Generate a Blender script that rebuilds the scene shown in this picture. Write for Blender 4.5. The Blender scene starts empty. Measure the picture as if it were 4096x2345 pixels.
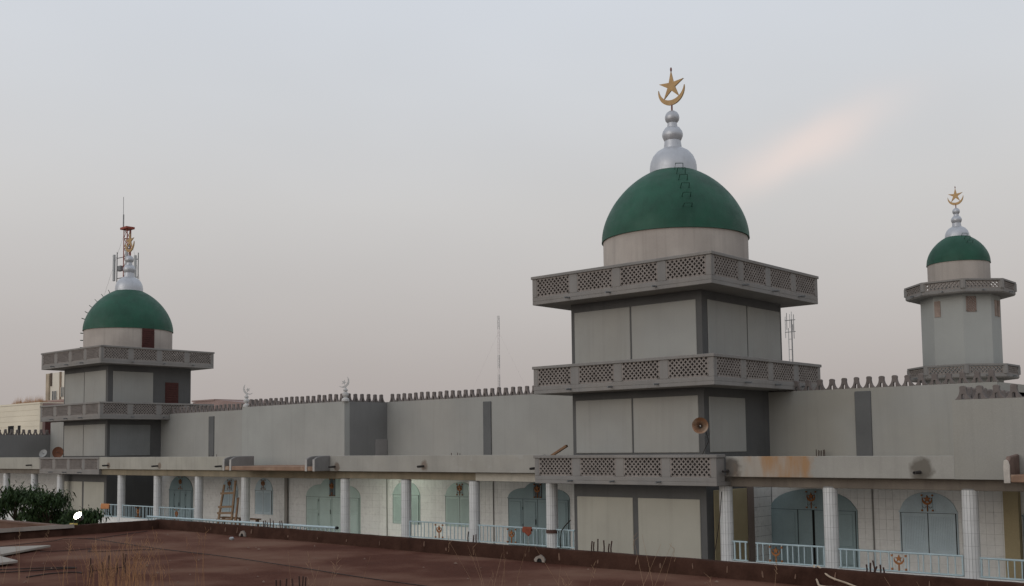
import bpy, bmesh, math, random
from mathutils import Matrix, Vector, Euler
random.seed(7)
SC = bpy.context.scene
COL = SC.collection
R = math.radians

# ------------------------------------------------------------------ camera
cam_d = bpy.data.cameras.new('camera')
cam = bpy.data.objects.new('camera', cam_d); COL.objects.link(cam)
yaw, pitch, roll = -0.7265, 0.0734, -0.0120
f_ = Vector((math.sin(yaw)*math.cos(pitch), math.cos(yaw)*math.cos(pitch), math.sin(pitch)))
r_ = Vector((math.cos(yaw), -math.sin(yaw), 0)); u_ = r_.cross(f_)
r2 = math.cos(roll)*r_ + math.sin(roll)*u_; u2 = -math.sin(roll)*r_ + math.cos(roll)*u_
M3 = Matrix((r2, u2, -f_)).transposed()
cam.matrix_world = M3.to_4x4()
cam_d.sensor_width = 36.0
cam_d.lens = 36.0*4295.6/4096.0
cam_d.shift_y = (1470.3-1172.5)/4096.0
cam_d.clip_start = 0.1; cam_d.clip_end = 4000
SC.camera = cam

# ------------------------------------------------------------------ sky and sun
SUN_DIR = Vector((-0.16, -0.95, 0.13)).normalized()      # towards the sun: behind the camera, to the left
world = bpy.data.worlds.new('World'); SC.world = world; world.use_nodes = True
nt = world.node_tree; nt.nodes.clear()
def N(t, tree=None, **kw):
    n = (tree or nt).nodes.new(t)
    for k, v in kw.items(): setattr(n, k, v)
    return n
out = N('ShaderNodeOutputWorld')
tc = N('ShaderNodeTexCoord'); sep = N('ShaderNodeSeparateXYZ'); nt.links.new(tc.outputs['Generated'], sep.inputs[0])
ramp = N('ShaderNodeValToRGB'); nt.links.new(sep.outputs['Z'], ramp.inputs[0])
SKY = [(0.0, (.43, .388, .372)), (.06, (.480, .440, .424)), (.13, (.560, .531, .520)), (.22, (.632, .622, .620)),
       (.31, (.672, .690, .722)), (.42, (.690, .732, .800)), (1.0, (.66, .715, .80))]
ramp.color_ramp.elements[0].position = SKY[0][0]; ramp.color_ramp.elements[0].color = (*SKY[0][1], 1)
ramp.color_ramp.elements[1].position = SKY[-1][0]; ramp.color_ramp.elements[1].color = (*SKY[-1][1], 1)
for p_, c_ in SKY[1:-1]:
    e = ramp.color_ramp.elements.new(p_); e.color = (*c_, 1)
# thin high cloud: broad soft unevenness over the whole sky and one long sunlit streak
noi = N('ShaderNodeTexNoise'); noi.inputs['Scale'].default_value = 2.2; noi.inputs['Detail'].default_value = 3
mp = N('ShaderNodeMapping'); mp.inputs['Scale'].default_value = (1, 1, 2.6)
nt.links.new(tc.outputs['Generated'], mp.inputs[0]); nt.links.new(mp.outputs[0], noi.inputs['Vector'])
mr = N('ShaderNodeMapRange'); mr.inputs[1].default_value = .3; mr.inputs[2].default_value = .7
mr.inputs[3].default_value = .965; mr.inputs[4].default_value = 1.03
nt.links.new(noi.outputs[0], mr.inputs[0])
mul = N('ShaderNodeMixRGB', blend_type='MULTIPLY'); mul.inputs[0].default_value = 1
nt.links.new(ramp.outputs[0], mul.inputs[1]); nt.links.new(mr.outputs[0], mul.inputs[2])
def sky_dir(px, py):
    return (f_ + r2*((px-2048)/4295.6) - u2*((py-1470.3)/4295.6)).normalized()
d0, d1 = sky_dir(2870, 760), sky_dir(3560, 430)
axis = (d1-d0).normalized(); mid = ((d0+d1)*.5).normalized(); nor = mid.cross(axis).normalized()
def dot(vec):
    n = N('ShaderNodeVectorMath', operation='DOT_PRODUCT'); n.inputs[1].default_value = vec
    nt.links.new(wob.outputs[0], n.inputs[0]); return n.outputs['Value']
n2 = N('ShaderNodeTexNoise'); n2.inputs['Scale'].default_value = 9; n2.inputs['Detail'].default_value = 2
nt.links.new(tc.outputs['Generated'], n2.inputs['Vector'])
sc_ = N('ShaderNodeVectorMath', operation='MULTIPLY_ADD'); sc_.inputs[1].default_value = (.05,)*3
nt.links.new(n2.outputs['Color'], sc_.inputs[0]); nt.links.new(tc.outputs['Generated'], sc_.inputs[2])
wob = N('ShaderNodeVectorMath', operation='SUBTRACT'); wob.inputs[1].default_value = (.025,)*3
nt.links.new(sc_.outputs[0], wob.inputs[0])
def mth(op, a, b=None):
    n = N('ShaderNodeMath', operation=op)
    for i, v in enumerate((a, b)):
        if v is None: continue
        if isinstance(v, (int, float)): n.inputs[i].default_value = v
        else: nt.links.new(v, n.inputs[i])
    return n.outputs[0]
da = mth('DIVIDE', mth('SUBTRACT', dot(axis), mid.dot(axis)), .072)
dn = mth('DIVIDE', mth('SUBTRACT', dot(nor), mid.dot(nor)), .020)
g = mth('POWER', 2.718, mth('MULTIPLY', mth('ADD', mth('MULTIPLY', da, da), mth('MULTIPLY', dn, dn)), -1.0))
front = mth('GREATER_THAN', dot(mid), 0.0)
g = mth('MULTIPLY', mth('MULTIPLY', g, front), .72)
strk = N('ShaderNodeMixRGB', blend_type='MIX'); nt.links.new(g, strk.inputs[0])
nt.links.new(mul.outputs[0], strk.inputs[1]); strk.inputs[2].default_value = (.88, .75, .70, 1)
bg1 = N('ShaderNodeBackground'); bg1.inputs[1].default_value = .93
nt.links.new(strk.outputs[0], bg1.inputs[0])
sky = N('ShaderNodeTexSky', sky_type='NISHITA', sun_disc=False)
sky.sun_elevation = math.asin(SUN_DIR.z); sky.sun_rotation = math.atan2(SUN_DIR.x, SUN_DIR.y)
sky.dust_density = 5; sky.air_density = 1.5
bg2 = N('ShaderNodeBackground'); bg2.inputs[1].default_value = .006
nt.links.new(sky.outputs[0], bg2.inputs[0])
addb = N('ShaderNodeAddShader'); nt.links.new(bg1.outputs[0], addb.inputs[0]); nt.links.new(bg2.outputs[0], addb.inputs[1])
nt.links.new(addb.outputs[0], out.inputs[0])

sl = bpy.data.lights.new('sun', 'SUN'); so = bpy.data.objects.new('sun', sl); COL.objects.link(so)
sl.energy = 0.96; sl.angle = R(50); sl.color = (1.0, .965, .92)
so.rotation_euler = (-SUN_DIR).to_track_quat('-Z', 'Y').to_euler(); so.location = (0, -10, 40)

SC.view_settings.view_transform = 'Standard'; SC.view_settings.look = 'None'
SC.view_settings.exposure = 0.0; SC.view_settings.gamma = 1.0
SC.render.engine = 'CYCLES'
SC.cycles.use_denoising = True
SC.cycles.max_bounces = 6; SC.cycles.diffuse_bounces = 4; SC.cycles.glossy_bounces = 3
SC.cycles.sample_clamp_indirect = 4.0

# ------------------------------------------------------------------ materials
MATS = {}
def mat(name, col, var=.10, rough=.85, scale=1.2, bump=.15, bscale=40, streak=0.0, metallic=0.0, stains=(), rust=None, spec=.3, tint=None, grain=.06, dirt=None):
    """Painted / plastered surface: mottled colour, fine grain, rain streaks, relief."""
    if name in MATS: return MATS[name]
    m = bpy.data.materials.new(name); m.use_nodes = True; t = m.node_tree; b = t.nodes['Principled BSDF']
    L = t.links.new
    def n(ty, **kw):
        x = t.nodes.new(ty)
        for k, v in kw.items(): setattr(x, k, v)
        return x
    geo = n('ShaderNodeNewGeometry'); pos = geo.outputs['Position']
    def noise(sc, det=4, vec=None):
        x = n('ShaderNodeTexNoise'); x.inputs['Scale'].default_value = sc; x.inputs['Detail'].default_value = det
        L(vec or pos, x.inputs['Vector']); return x.outputs[0]
    def rng(v, a, b_, c, d):
        x = n('ShaderNodeMapRange'); L(v, x.inputs[0])
        for i, q in enumerate((a, b_, c, d)): x.inputs[i+1].default_value = q
        return x.outputs[0]
    def mulc(c, f):
        x = n('ShaderNodeMixRGB', blend_type='MULTIPLY'); x.inputs[0].default_value = 1
        L(c, x.inputs[1]); L(f, x.inputs[2]); return x.outputs[0]
    def mix(f, c1, c2):
        x = n('ShaderNodeMixRGB'); L(f, x.inputs[0]); L(c1, x.inputs[1])
        if isinstance(c2, tuple): x.inputs[2].default_value = (*c2, 1)
        else: L(c2, x.inputs[2])
        return x.outputs[0]
    rgb = n('ShaderNodeRGB'); rgb.outputs[0].default_value = (*col, 1); c = rgb.outputs[0]
    if tint: c = mix(rng(noise(scale*.45, 2), .4, .62, 0, 1), c, tint)
    c = mulc(c, rng(noise(scale, 5), .3, .7, 1-var, 1+var))
    if grain: c = mulc(c, rng(noise(bscale*.8, 2), .25, .75, 1-grain, 1+grain))
    if streak:
        mpn = n('ShaderNodeMapping'); mpn.inputs['Scale'].default_value = (3.2, 3.2, .16); L(pos, mpn.inputs[0])
        c = mulc(c, rng(noise(1.6, 4, mpn.outputs[0]), .52, .78, 1, 1-streak))
    if dirt:                                   # patches of dust / old repairs with a shape of their own
        dcol, dsc, lo, hi = dirt
        c = mix(rng(noise(dsc, 6), lo, hi, 0, 1), c, dcol)
    for (p, rad, sc_, amt) in stains:
        sv = n('ShaderNodeVectorMath', operation='SUBTRACT'); L(pos, sv.inputs[0]); sv.inputs[1].default_value = p
        ln = n('ShaderNodeVectorMath', operation='LENGTH'); L(sv.outputs[0], ln.inputs[0])
        ad = n('ShaderNodeMath', operation='MULTIPLY_ADD'); L(noise(5, 4), ad.inputs[0]); ad.inputs[1].default_value = rad*.9; L(ln.outputs['Value'], ad.inputs[2])
        c = mix(rng(ad.outputs[0], rad*1.2, rad*1.65, amt, 0), c, sc_)
    if rust:
        x0, x1, rc = rust
        sx = n('ShaderNodeSeparateXYZ'); L(pos, sx.inputs[0])
        mpn = n('ShaderNodeMapping'); mpn.inputs['Scale'].default_value = (2.1, 1, .45); L(pos, mpn.inputs[0])
        nn = noise(1.15, 4, mpn.outputs[0])
        wob_ = n('ShaderNodeMath', operation='MULTIPLY_ADD'); L(noise(2.5, 3), wob_.inputs[0]); wob_.inputs[1].default_value = .8; L(sx.outputs[0], wob_.inputs[2])
        a1 = rng(wob_.outputs[0], x0+.1, x0+1.3, 0, 1); a2 = rng(wob_.outputs[0], x1+.3, x1+.55, 1, 0)
        mm = n('ShaderNodeMath', operation='MULTIPLY'); L(a1, mm.inputs[0]); L(a2, mm.inputs[1])
        m2 = n('ShaderNodeMath', operation='MULTIPLY'); L(mm.outputs[0], m2.inputs[0]); L(rng(nn, .36, .56, .25, .95), m2.inputs[1])
        c = mix(m2.outputs[0], c, rc)
    L(c, b.inputs['Base Color'])
    L(rng(noise(scale*3, 3), .3, .7, max(0, rough-.06), min(1, rough+.06)), b.inputs['Roughness'])
    b.inputs['Metallic'].default_value = metallic
    b.inputs['Specular IOR Level'].default_value = spec
    if bump:
        bp = n('ShaderNodeBump'); bp.inputs['Strength'].default_value = bump; bp.inputs['Distance'].default_value = .02
        L(noise(bscale, 5), bp.inputs['Height']); L(bp.outputs[0], b.inputs['Normal'])
    MATS[name] = m; return m
def emis(name, col, s):
    m = bpy.data.materials.new(name); m.use_nodes = True; b = m.node_tree.nodes['Principled BSDF']
    b.inputs['Base Color'].default_value = (.8, .8, .8, 1)
    b.inputs['Emission Color'].default_value = (*col, 1); b.inputs['Emission Strength'].default_value = s
    return m

DUST = (.30, .25, .205)
wall_m   = mat('grey_wall_paint', (.310, .305, .285), .06, .9, .55, .25, 55, .07, tint=(.318, .307, .282))
portal_m = mat('portal_wall_paint', (.335, .335, .314), .06, .9, .6, .25, 55, .07)
rwall_m  = mat('right_wall_paint', (.312, .306, .283), .06, .9, .5, .25, 55, .07, tint=(.318, .303, .265))
strip_m  = mat('dark_grey_strip_paint', (.115, .116, .115), .08, .85, 1, .2, 50, .06)
dark_m   = mat('dark_grey_shaft_paint', (.105, .104, .102), .09, .88, .8, .2, 50, .10)
panel_m  = mat('pale_panel_paint', (.330, .328, .308), .06, .88, .6, .2, 60, .08, tint=(.338, .328, .300))
cream_m  = mat('cream_panel_paint', (.395, .378, .322), .06, .88, .7, .2, 60, .10)
balc_m   = mat('balcony_grey_paint', (.225, .214, .203), .08, .9, 1.1, .25, 45, .10, tint=(.235, .217, .20))
drum_m   = mat('drum_plaster', (.43, .385, .345), .10, .9, .9, .3, 45, .16, tint=(.38, .335, .30))
lat_m    = mat('lattice_block', (.235, .208, .190), .10, .95, 2.5, .2, 60, spec=.1)
dome_m   = mat('dome_green_paint', (.012, .068, .041), .20, .58, .9, .25, 30, .16, tint=(.018, .080, .050), spec=.32, dirt=((.028, .078, .055), 1.7, .58, .85))
rung_m   = mat('rung_green_paint', (.012, .05, .032), .1, .6, 3, 0)
silver_m = mat('silver_paint', (.47, .48, .505), .07, .45, 2.5, .06, 40, .08, metallic=.5, grain=.02)
gold_m   = mat('gold_paint', (.40, .255, .115), .10, .5, 4, 0, 40, .0, metallic=.2, grain=0)
golds_m  = mat('gold_edge', (.20, .09, .075), .12, .6, 4, .0)
merlon_m = mat('merlon_concrete', (.165, .142, .132), .16, .92, 3, .35, 45, .12)
tile_m   = mat('white_wall_tile', (.80, .795, .775), .07, .30, 1.3, .04, 12, .05, spec=.5, grain=.03)
grout_m  = mat('tile_grout', (.45, .44, .42), .12, .9, 2)
col_m    = mat('column_tile', (.63, .635, .63), .05, .22, 2.0, .04, 9, .04, spec=.5, grain=.03)
colgr_m  = mat('column_grout', (.26, .255, .25), .12, .9, 2)
para_m   = mat('parapet_paint', (.36, .352, .322), .10, .9, .8, .3, 45, .16, tint=(.39, .37, .32))
door_m   = mat('blue_grey_door_paint', (.27, .355, .375), .07, .5, 1.5, .06, 30, .06)
win_m    = mat('pale_blue_shutter_paint', (.52, .62, .67), .06, .5, 1.5, .05, 30, .05)
green_m  = mat('lamp_green_door_tone', (.47, .58, .55), .06, .5, 1.5, .05, 30, .05)  # green cast of the gallery lamp mixed into the door colour
rail_m   = mat('pale_blue_rail_paint', (.40, .50, .53), .08, .4, 4, .03)
emb_m    = mat('bronze_emblem', (.30, .125, .045), .15, .45, 8, .0, metallic=.3, grain=0)
black_m  = mat('black_gap', (.012, .012, .012), .1, .9, 4, 0)
iron_m   = mat('rusty_rebar', (.055, .032, .026), .25, .9, 20, .2)
beam_m   = mat('stained_beam', (.24, .20, .14), .14, .9, 1.6, .3, 40, .2, dirt=((.20, .17, .12), 1.3, .5, .7))
ceil_m   = mat('gallery_ceiling_paint', (.42, .39, .34), .1, .9, 1, .2)
floor_m  = mat('gallery_floor', (.64, .63, .60), .08, .5, 1, .1)
plinth_m = mat('white_plinth', (.62, .61, .585), .06, .8, 1, .15, 40, .12)
orange_m = mat('raw_orange_render', (.26, .165, .115), .18, .95, 2, .5, 30, .1, dirt=((.40, .30, .22), 2.2, .55, .75))
roof_m   = mat('laterite_dusted_roof', (.092, .038, .026), .22, .98, .55, .5, 26, 0, spec=.04, grain=.18, dirt=((.155, .086, .060), .55, .44, .70))
kerb_m   = mat('sooty_kerb', (.046, .023, .0165), .25, .96, 2.2, .6, 22, .2, spec=.05, dirt=((.062, .032, .023), 2.6, .5, .7))
kerbtop_m= mat('bare_kerb_top', (.26, .225, .195), .12, .95, 3, .5, 25)
chip_m   = mat('chipped_render', (.17, .105, .075), .2, .95, 8, .5, 30)
ground_m = mat('courtyard_ground', (.20, .165, .13), .12, .95, .3, .3, 8)
pink_m   = mat('pink_render', (.29, .205, .185), .1, .95, .4, .2, 10, .1)
beige_m  = mat('beige_block_wall', (.70, .635, .51), .07, .95, .3, .3, 12, .06)
white_m  = mat('white_far_wall', (.64, .59, .51), .08, .95, .3, .2, 10, .16)
wood_m   = mat('brown_timber', (.20, .115, .065), .2, .85, 5, .2, 30)
wood2_m  = mat('pale_timber', (.25, .165, .10), .15, .85, 5, .2, 30)
shut_m   = mat('maroon_louvre', (.070, .022, .018), .15, .7, 4, .1)
steel_m  = mat('grey_galvanised_steel', (.20, .205, .21), .12, .55, 4, .05, metallic=.4)
redsteel_m = mat('red_mast_paint', (.26, .055, .035), .12, .6, 4, 0)
whitesteel_m = mat('white_mast_paint', (.52, .49, .48), .08, .6, 4, 0)
ant_m    = mat('antenna_panel', (.40, .41, .41), .06, .6, 3, 0)
rustd_m  = mat('rusty_dish', (.14, .06, .035), .2, .9, 4, .2)
dish_m   = mat('grey_dish', (.30, .30, .29), .12, .6, 4, .1)
horn_m   = mat('horn_metal', (.36, .27, .20), .15, .38, 5, .05, metallic=.6, tint=(.30, .16, .09))
cable_m  = mat('black_cable', (.022, .015, .012), .1, .7, 4, 0)
rope_m   = mat('pale_hose', (.40, .32, .24), .15, .85, 8, .1)
board_m  = mat('pale_board', (.30, .268, .232), .08, .9, 2, .15)
cloth_m  = mat('rust_red_cloth', (.225, .062, .035), .15, .95, 6, .3, 60)
orangecl_m = mat('orange_cloth', (.45, .20, .085), .12, .95, 6, .3, 60)
leaf_m   = mat('mango_leaf', (.026, .046, .016), .35, .6, 2.5, 0, spec=.12)
leaf2_m  = mat('mango_leaf_pale', (.044, .072, .024), .35, .6, 2.5, 0, spec=.12)
bark_m   = mat('bark', (.10, .075, .055), .2, .95, 6, .5)
straw_m  = mat('dry_straw', (.30, .195, .12), .25, .9, 6, 0)
straw2_m = mat('dry_straw_orange', (.34, .185, .09), .25, .9, 6, 0)

# ------------------------------------------------------------------ mesh helpers
class MB:
    def __init__(s): s.v = []; s.f = []
    def add(s, vs, fs):
        o = len(s.v); s.v += [tuple(v) for v in vs]; s.f += [tuple(i+o for i in q) for q in fs]; return s
    def box(s, x0, x1, y0, y1, z0, z1):
        return s.add([(x0,y0,z0),(x1,y0,z0),(x1,y1,z0),(x0,y1,z0),(x0,y0,z1),(x1,y0,z1),(x1,y1,z1),(x0,y1,z1)],
                     [(0,3,2,1),(4,5,6,7),(0,1,5,4),(1,2,6,5),(2,3,7,6),(3,0,4,7)])
    def prism(s, poly, y0, y1):
        """polygon in x,z extruded along y"""
        n = len(poly)
        return s.add([(x,y0,z) for x,z in poly]+[(x,y1,z) for x,z in poly],
                     [tuple(range(n)), tuple(range(2*n-1,n-1,-1))]+[(i,i+n,(i+1)%n+n,(i+1)%n) for i in range(n)])
    def prismx(s, poly, x0, x1):
        """polygon in y,z extruded along x"""
        n = len(poly)
        return s.add([(x0,y,z) for y,z in poly]+[(x1,y,z) for y,z in poly],
                     [tuple(range(n)), tuple(range(2*n-1,n-1,-1))]+[(i,i+n,(i+1)%n+n,(i+1)%n) for i in range(n)])
    def lathe(s, prof, c=(0,0), seg=48, a0=0.0):
        n = len(prof); o = len(s.v)
        for k in range(seg):
            a = a0+2*math.pi*k/seg
            for r, z in prof: s.v.append((c[0]+r*math.cos(a), c[1]+r*math.sin(a), z))
        for k in range(seg):
            k2 = (k+1)%seg
            for i in range(n-1):
                s.f.append((o+k*n+i, o+k2*n+i, o+k2*n+i+1, o+k*n+i+1))
        return s
    def tube(s, pts, r, seg=6, r2=None):
        pts = [Vector(p) for p in pts]; rings = []
        for i, p in enumerate(pts):
            t = (pts[min(i+1,len(pts)-1)]-pts[max(i-1,0)]).normalized()
            a = t.cross(Vector((0,0,1)) if abs(t.z) < .9 else Vector((1,0,0))).normalized(); b = t.cross(a)
            rr = r if r2 is None else r+(r2-r)*i/max(1,len(pts)-1)
            o = len(s.v)
            for k in range(seg):
                q = 2*math.pi*k/seg; s.v.append(tuple(p+a*(rr*math.cos(q))+b*(rr*math.sin(q))))
            rings.append(o)
        for o, o2 in zip(rings, rings[1:]):
            for k in range(seg): s.f.append((o+k, o+(k+1)%seg, o2+(k+1)%seg, o2+k))
        s.f.append(tuple(rings[0]+k for k in range(seg))[::-1]); s.f.append(tuple(rings[-1]+k for k in range(seg)))
        return s
    def mesh(s, name, m, smooth=False, bevel=0.0):
        me = bpy.data.meshes.new(name); me.from_pydata(s.v, [], s.f)
        bm = bmesh.new(); bm.from_mesh(me)
        if bevel: bmesh.ops.bevel(bm, geom=[e for e in bm.edges if e.calc_face_angle(0) > .5], offset=bevel, segments=1, affect='EDGES')
        bmesh.ops.recalc_face_normals(bm, faces=bm.faces)
        bm.to_mesh(me); bm.free()
        me.materials.append(m)
        if smooth:
            for p in me.polygons: p.use_smooth = True
            try: me.set_sharp_from_angle(angle=R(40))
            except Exception: pass
        return me
WM = {}
def place(name, data, parent=None, loc=(0,0,0), rot=(0,0,0), scale=(1,1,1)):
    o = bpy.data.objects.new(name, data); COL.objects.link(o)
    o.location = loc; o.rotation_euler = rot; o.scale = scale
    w = Matrix.LocRotScale(Vector(loc), Euler(rot), Vector(scale)); WM[o.name] = w
    if parent is not None:
        o.parent = parent; o.matrix_parent_inverse = WM[parent.name].inverted()
    return o
def part(name, mb, m, parent=None, smooth=False, bevel=0.0, **kw):
    return place(name, mb.mesh(name, m, smooth, bevel), parent, **kw)
def tag(o, label, cat, group=None, kind=None):
    if label: o['label'] = label
    if cat: o['category'] = cat
    if group: o['group'] = group
    if kind: o['kind'] = kind
    return o
def thing(name, label, cat, loc=(0,0,0), group=None):
    o = place(name, None, None, loc); o.empty_display_size = .3
    return tag(o, label, cat, group)
def BX(*a): return MB().box(*a)

GZ = -5.2
# ------------------------------------------------------------------ ground
g_ = part('ground', MB().add([(-900,-300,GZ),(700,-300,GZ),(700,1500,GZ),(-900,1500,GZ)], [(0,1,2,3)]), ground_m); tag(g_, None, None, kind='structure')

# ------------------------------------------------------------------ shared pieces
def lattice_mesh(name, w, h, nx, nz, th, m):
    """cast screen block wall: crosses and round holes in a diamond grid, real openings"""
    sx, sz = w/nx, h/nz; b = MB()
    def cell(cx, cz, kind):
        outer = []
        for k in range(8):
            a = k*math.pi/4
            if k % 2 == 0: p = (math.cos(a)*sx/2, math.sin(a)*sz/2)
            else:
                c0 = (math.cos(a-math.pi/4)*sx/2, math.sin(a-math.pi/4)*sz/2); c1 = (math.cos(a+math.pi/4)*sx/2, math.sin(a+math.pi/4)*sz/2)
                p = ((c0[0]+c1[0])/2, (c0[1]+c1[1])/2)
            outer.append(p)
        if kind == 0: rad = [.37, .20]*4
        else: rad = [.32, .25]*4
        j = .92+.16*random.random()
        inner = [(math.cos(k*math.pi/4)*sx*rad[k]*j, math.sin(k*math.pi/4)*sz*rad[k]*j) for k in range(8)]
        vs = [(cx+x, y, cz+z) for y in (0, th) for x, z in outer]+[(cx+x, y, cz+z) for y in (0, th) for x, z in inner]
        fs = []
        for k in range(8):
            q = (k+1) % 8
            fs += [(k, q, 16+q, 16+k), (8+q, 8+k, 24+k, 24+q), (16+k, 16+q, 24+q, 24+k)]
        b.add(vs, fs)
    for i in range(nx):
        for j in range(nz): cell((i+.5)*sx, (j+.5)*sz, 0)
    for i in range(1, nx):
        for j in range(1, nz): cell(i*sx, j*sz, 1)
    # solid triangles along the border
    tri = []
    for i in range(nx+1):
        for (zb, sg) in ((0, 1), (h, -1)):
            xa, xb = max(0, (i-.5)*sx), min(w, (i+.5)*sx)
            tri.append([(xa, zb), (xb, zb), (i*sx, zb+sg*sz/2)])
    for j in range(nz+1):
        for (xb_, sg) in ((0, 1), (w, -1)):
            za, zb = max(0, (j-.5)*sz), min(h, (j+.5)*sz)
            if j in (0, nz):
                continue
            tri.append([(xb_, za), (xb_, zb), (xb_+sg*sx/2, j*sz)])
    for t3 in tri:
        b.add([(x, 0, z) for x, z in t3]+[(x, th, z) for x, z in t3], [(0,1,2), (5,4,3)])
    # corner fill
    for (cx_, cz_, sx_, sz_) in ((0,0,1,1),(w,0,-1,1),(0,h,1,-1),(w,h,-1,-1)):
        b.add([(cx_,0,cz_),(cx_+0,0,cz_+sz_*sz/2),(cx_+sx_*sx/2,0,cz_)]+[(cx_,th,cz_),(cx_,th,cz_+sz_*sz/2),(cx_+sx_*sx/2,th,cz_)], [(0,1,2),(5,4,3)])
    return b.mesh(name, m)
LAT_W, LAT_H = 1.70, .745
LAT = [lattice_mesh('lattice_panel', LAT_W, LAT_H, 9, 4, .15, lat_m) for _ in range(2)]

def star_poly(Ro, Ri):
    return [((Ro if k % 2 == 0 else Ri)*math.sin(k*math.pi/5), (Ro if k % 2 == 0 else Ri)*math.cos(k*math.pi/5)) for k in range(10)]
def crescent_poly(Rr, th, alpha, n=18):
    c, s_ = Rr*math.cos(alpha), Rr*math.sin(alpha)
    # inner circle through both tips and (0,-Rr+th)
    q = -Rr+th
    k = (c*c+s_*s_-q*q)/(2*(s_-q)); r = k-q
    o = [(Rr*math.cos(a), Rr*math.sin(a)) for a in [alpha-(math.pi+2*alpha)*i/n for i in range(n+1)]]
    a0 = math.atan2(s_-k, -c); a1 = math.atan2(s_-k, c)
    if a0 > 0: a0 -= 2*math.pi
    inn = [(r*math.cos(a0+(a1-a0)*i/n), k+r*math.sin(a0+(a1-a0)*i/n)) for i in range(1, n)]
    return o+inn

_hr = [(.24,0),(.215,.022),(.185,.05),(.155,.088),(.128,.135),(.108,.19),(.094,.25),(.087,.305),(.088,.345),(.094,.375),(.09,.405),(.07,.43),(.035,.445)]
MER = [(-.038,0),(-.038,.15),(-.02,.18),(.02,.18),(.038,.15),(.038,0)]+_hr+[(-x, z) for x, z in reversed(_hr)]
MER_ME = [MB().prism([(x*(1+.05*k), z*(1-.03*k)) for x, z in MER], -.065, .065).mesh('merlon', merlon_m, bevel=.012) for k in range(3)]
def merlons(parent, p0, p1, step, rotz, skip=()):
    p0, p1 = Vector(p0), Vector(p1); n = int((p1-p0).length/step+.5)
    for i in range(n+1):
        if i in skip: continue
        q = p0+(p1-p0)*(i/n)
        place('merlon', MER_ME[random.randrange(3)], parent, q, (random.uniform(-.03,.03), random.uniform(-.03,.03), rotz+random.uniform(-.05,.05)), (1, 1, random.uniform(.96, 1.03)))
SPOUT = MB().tube([(0,.0,0),(0,-.30,-.02)], .035, 8).mesh('spout', steel_m, True)
SPOUT_BIG = MB().lathe([(.03,-.05),(.03,.40),(.052,.40),(.052,-.05),(.03,-.05)], seg=12).mesh('spout', mat('dark_pipe', (.045,.04,.038), .1, .6, 6, 0), True)

# ------------------------------------------------------------------ square minarets
WB, OV = 8.372, 1.116
def finial(parent, cx, cy, z0, s, rotz):
    prof = [(.97,-.60),(.965,0),(.93,.22),(.83,.46),(.66,.66),(.44,.79),(.375,.81),(.335,1.12),(.35,1.14),(.42,1.30),(.43,1.40),(.40,1.52),(.30,1.67),(.215,1.71),(.195,1.88),(.21,1.90),(.28,1.99),(.30,2.11),(.285,2.21),(.22,2.32),(.12,2.39),(0.0,2.41)]
    fi = part('finial', MB().lathe([(r*s, z0+z*s) for r, z in prof], (cx, cy), 40), silver_m, parent, True)
    zc = z0+3.29*s
    po = part('pole', MB().tube([(cx,cy,z0+2.38*s),(cx,cy,z0+2.75*s)], .032*s+.006, 8), golds_m, fi, True)
    ro = (0, 0, rotz)
    part('crescent', MB().prism(crescent_poly(.64*s, .21*s, R(9)), -.035*s, .035*s), gold_m, fi, loc=(cx,cy,zc), rot=ro)
    part('star', MB().prism(star_poly(.63*s, .19*s), -.03*s, .03*s), gold_m, fi, loc=(cx,cy,zc+.17*s), rot=ro)
    part('lightning_tip', MB().lathe([(0,0),(.035*s,.02*s),(.045*s,.09*s),(.03*s,.17*s),(0,.19*s)], (cx,cy), 10), golds_m, fi, True, loc=(0,0,zc+.78*s))
    return fi
def dome_profile(Rr, z0, H, n=1.75, k=26):
    p = [(Rr-.06, z0-.10), (Rr+.012, z0-.10)]
    for i in range(k+1):
        t = math.pi/2*i/k
        p.append((Rr*max(0.0, math.cos(t))**(2/n), z0+H*math.sin(t)**(2/n)))
    return p
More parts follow.
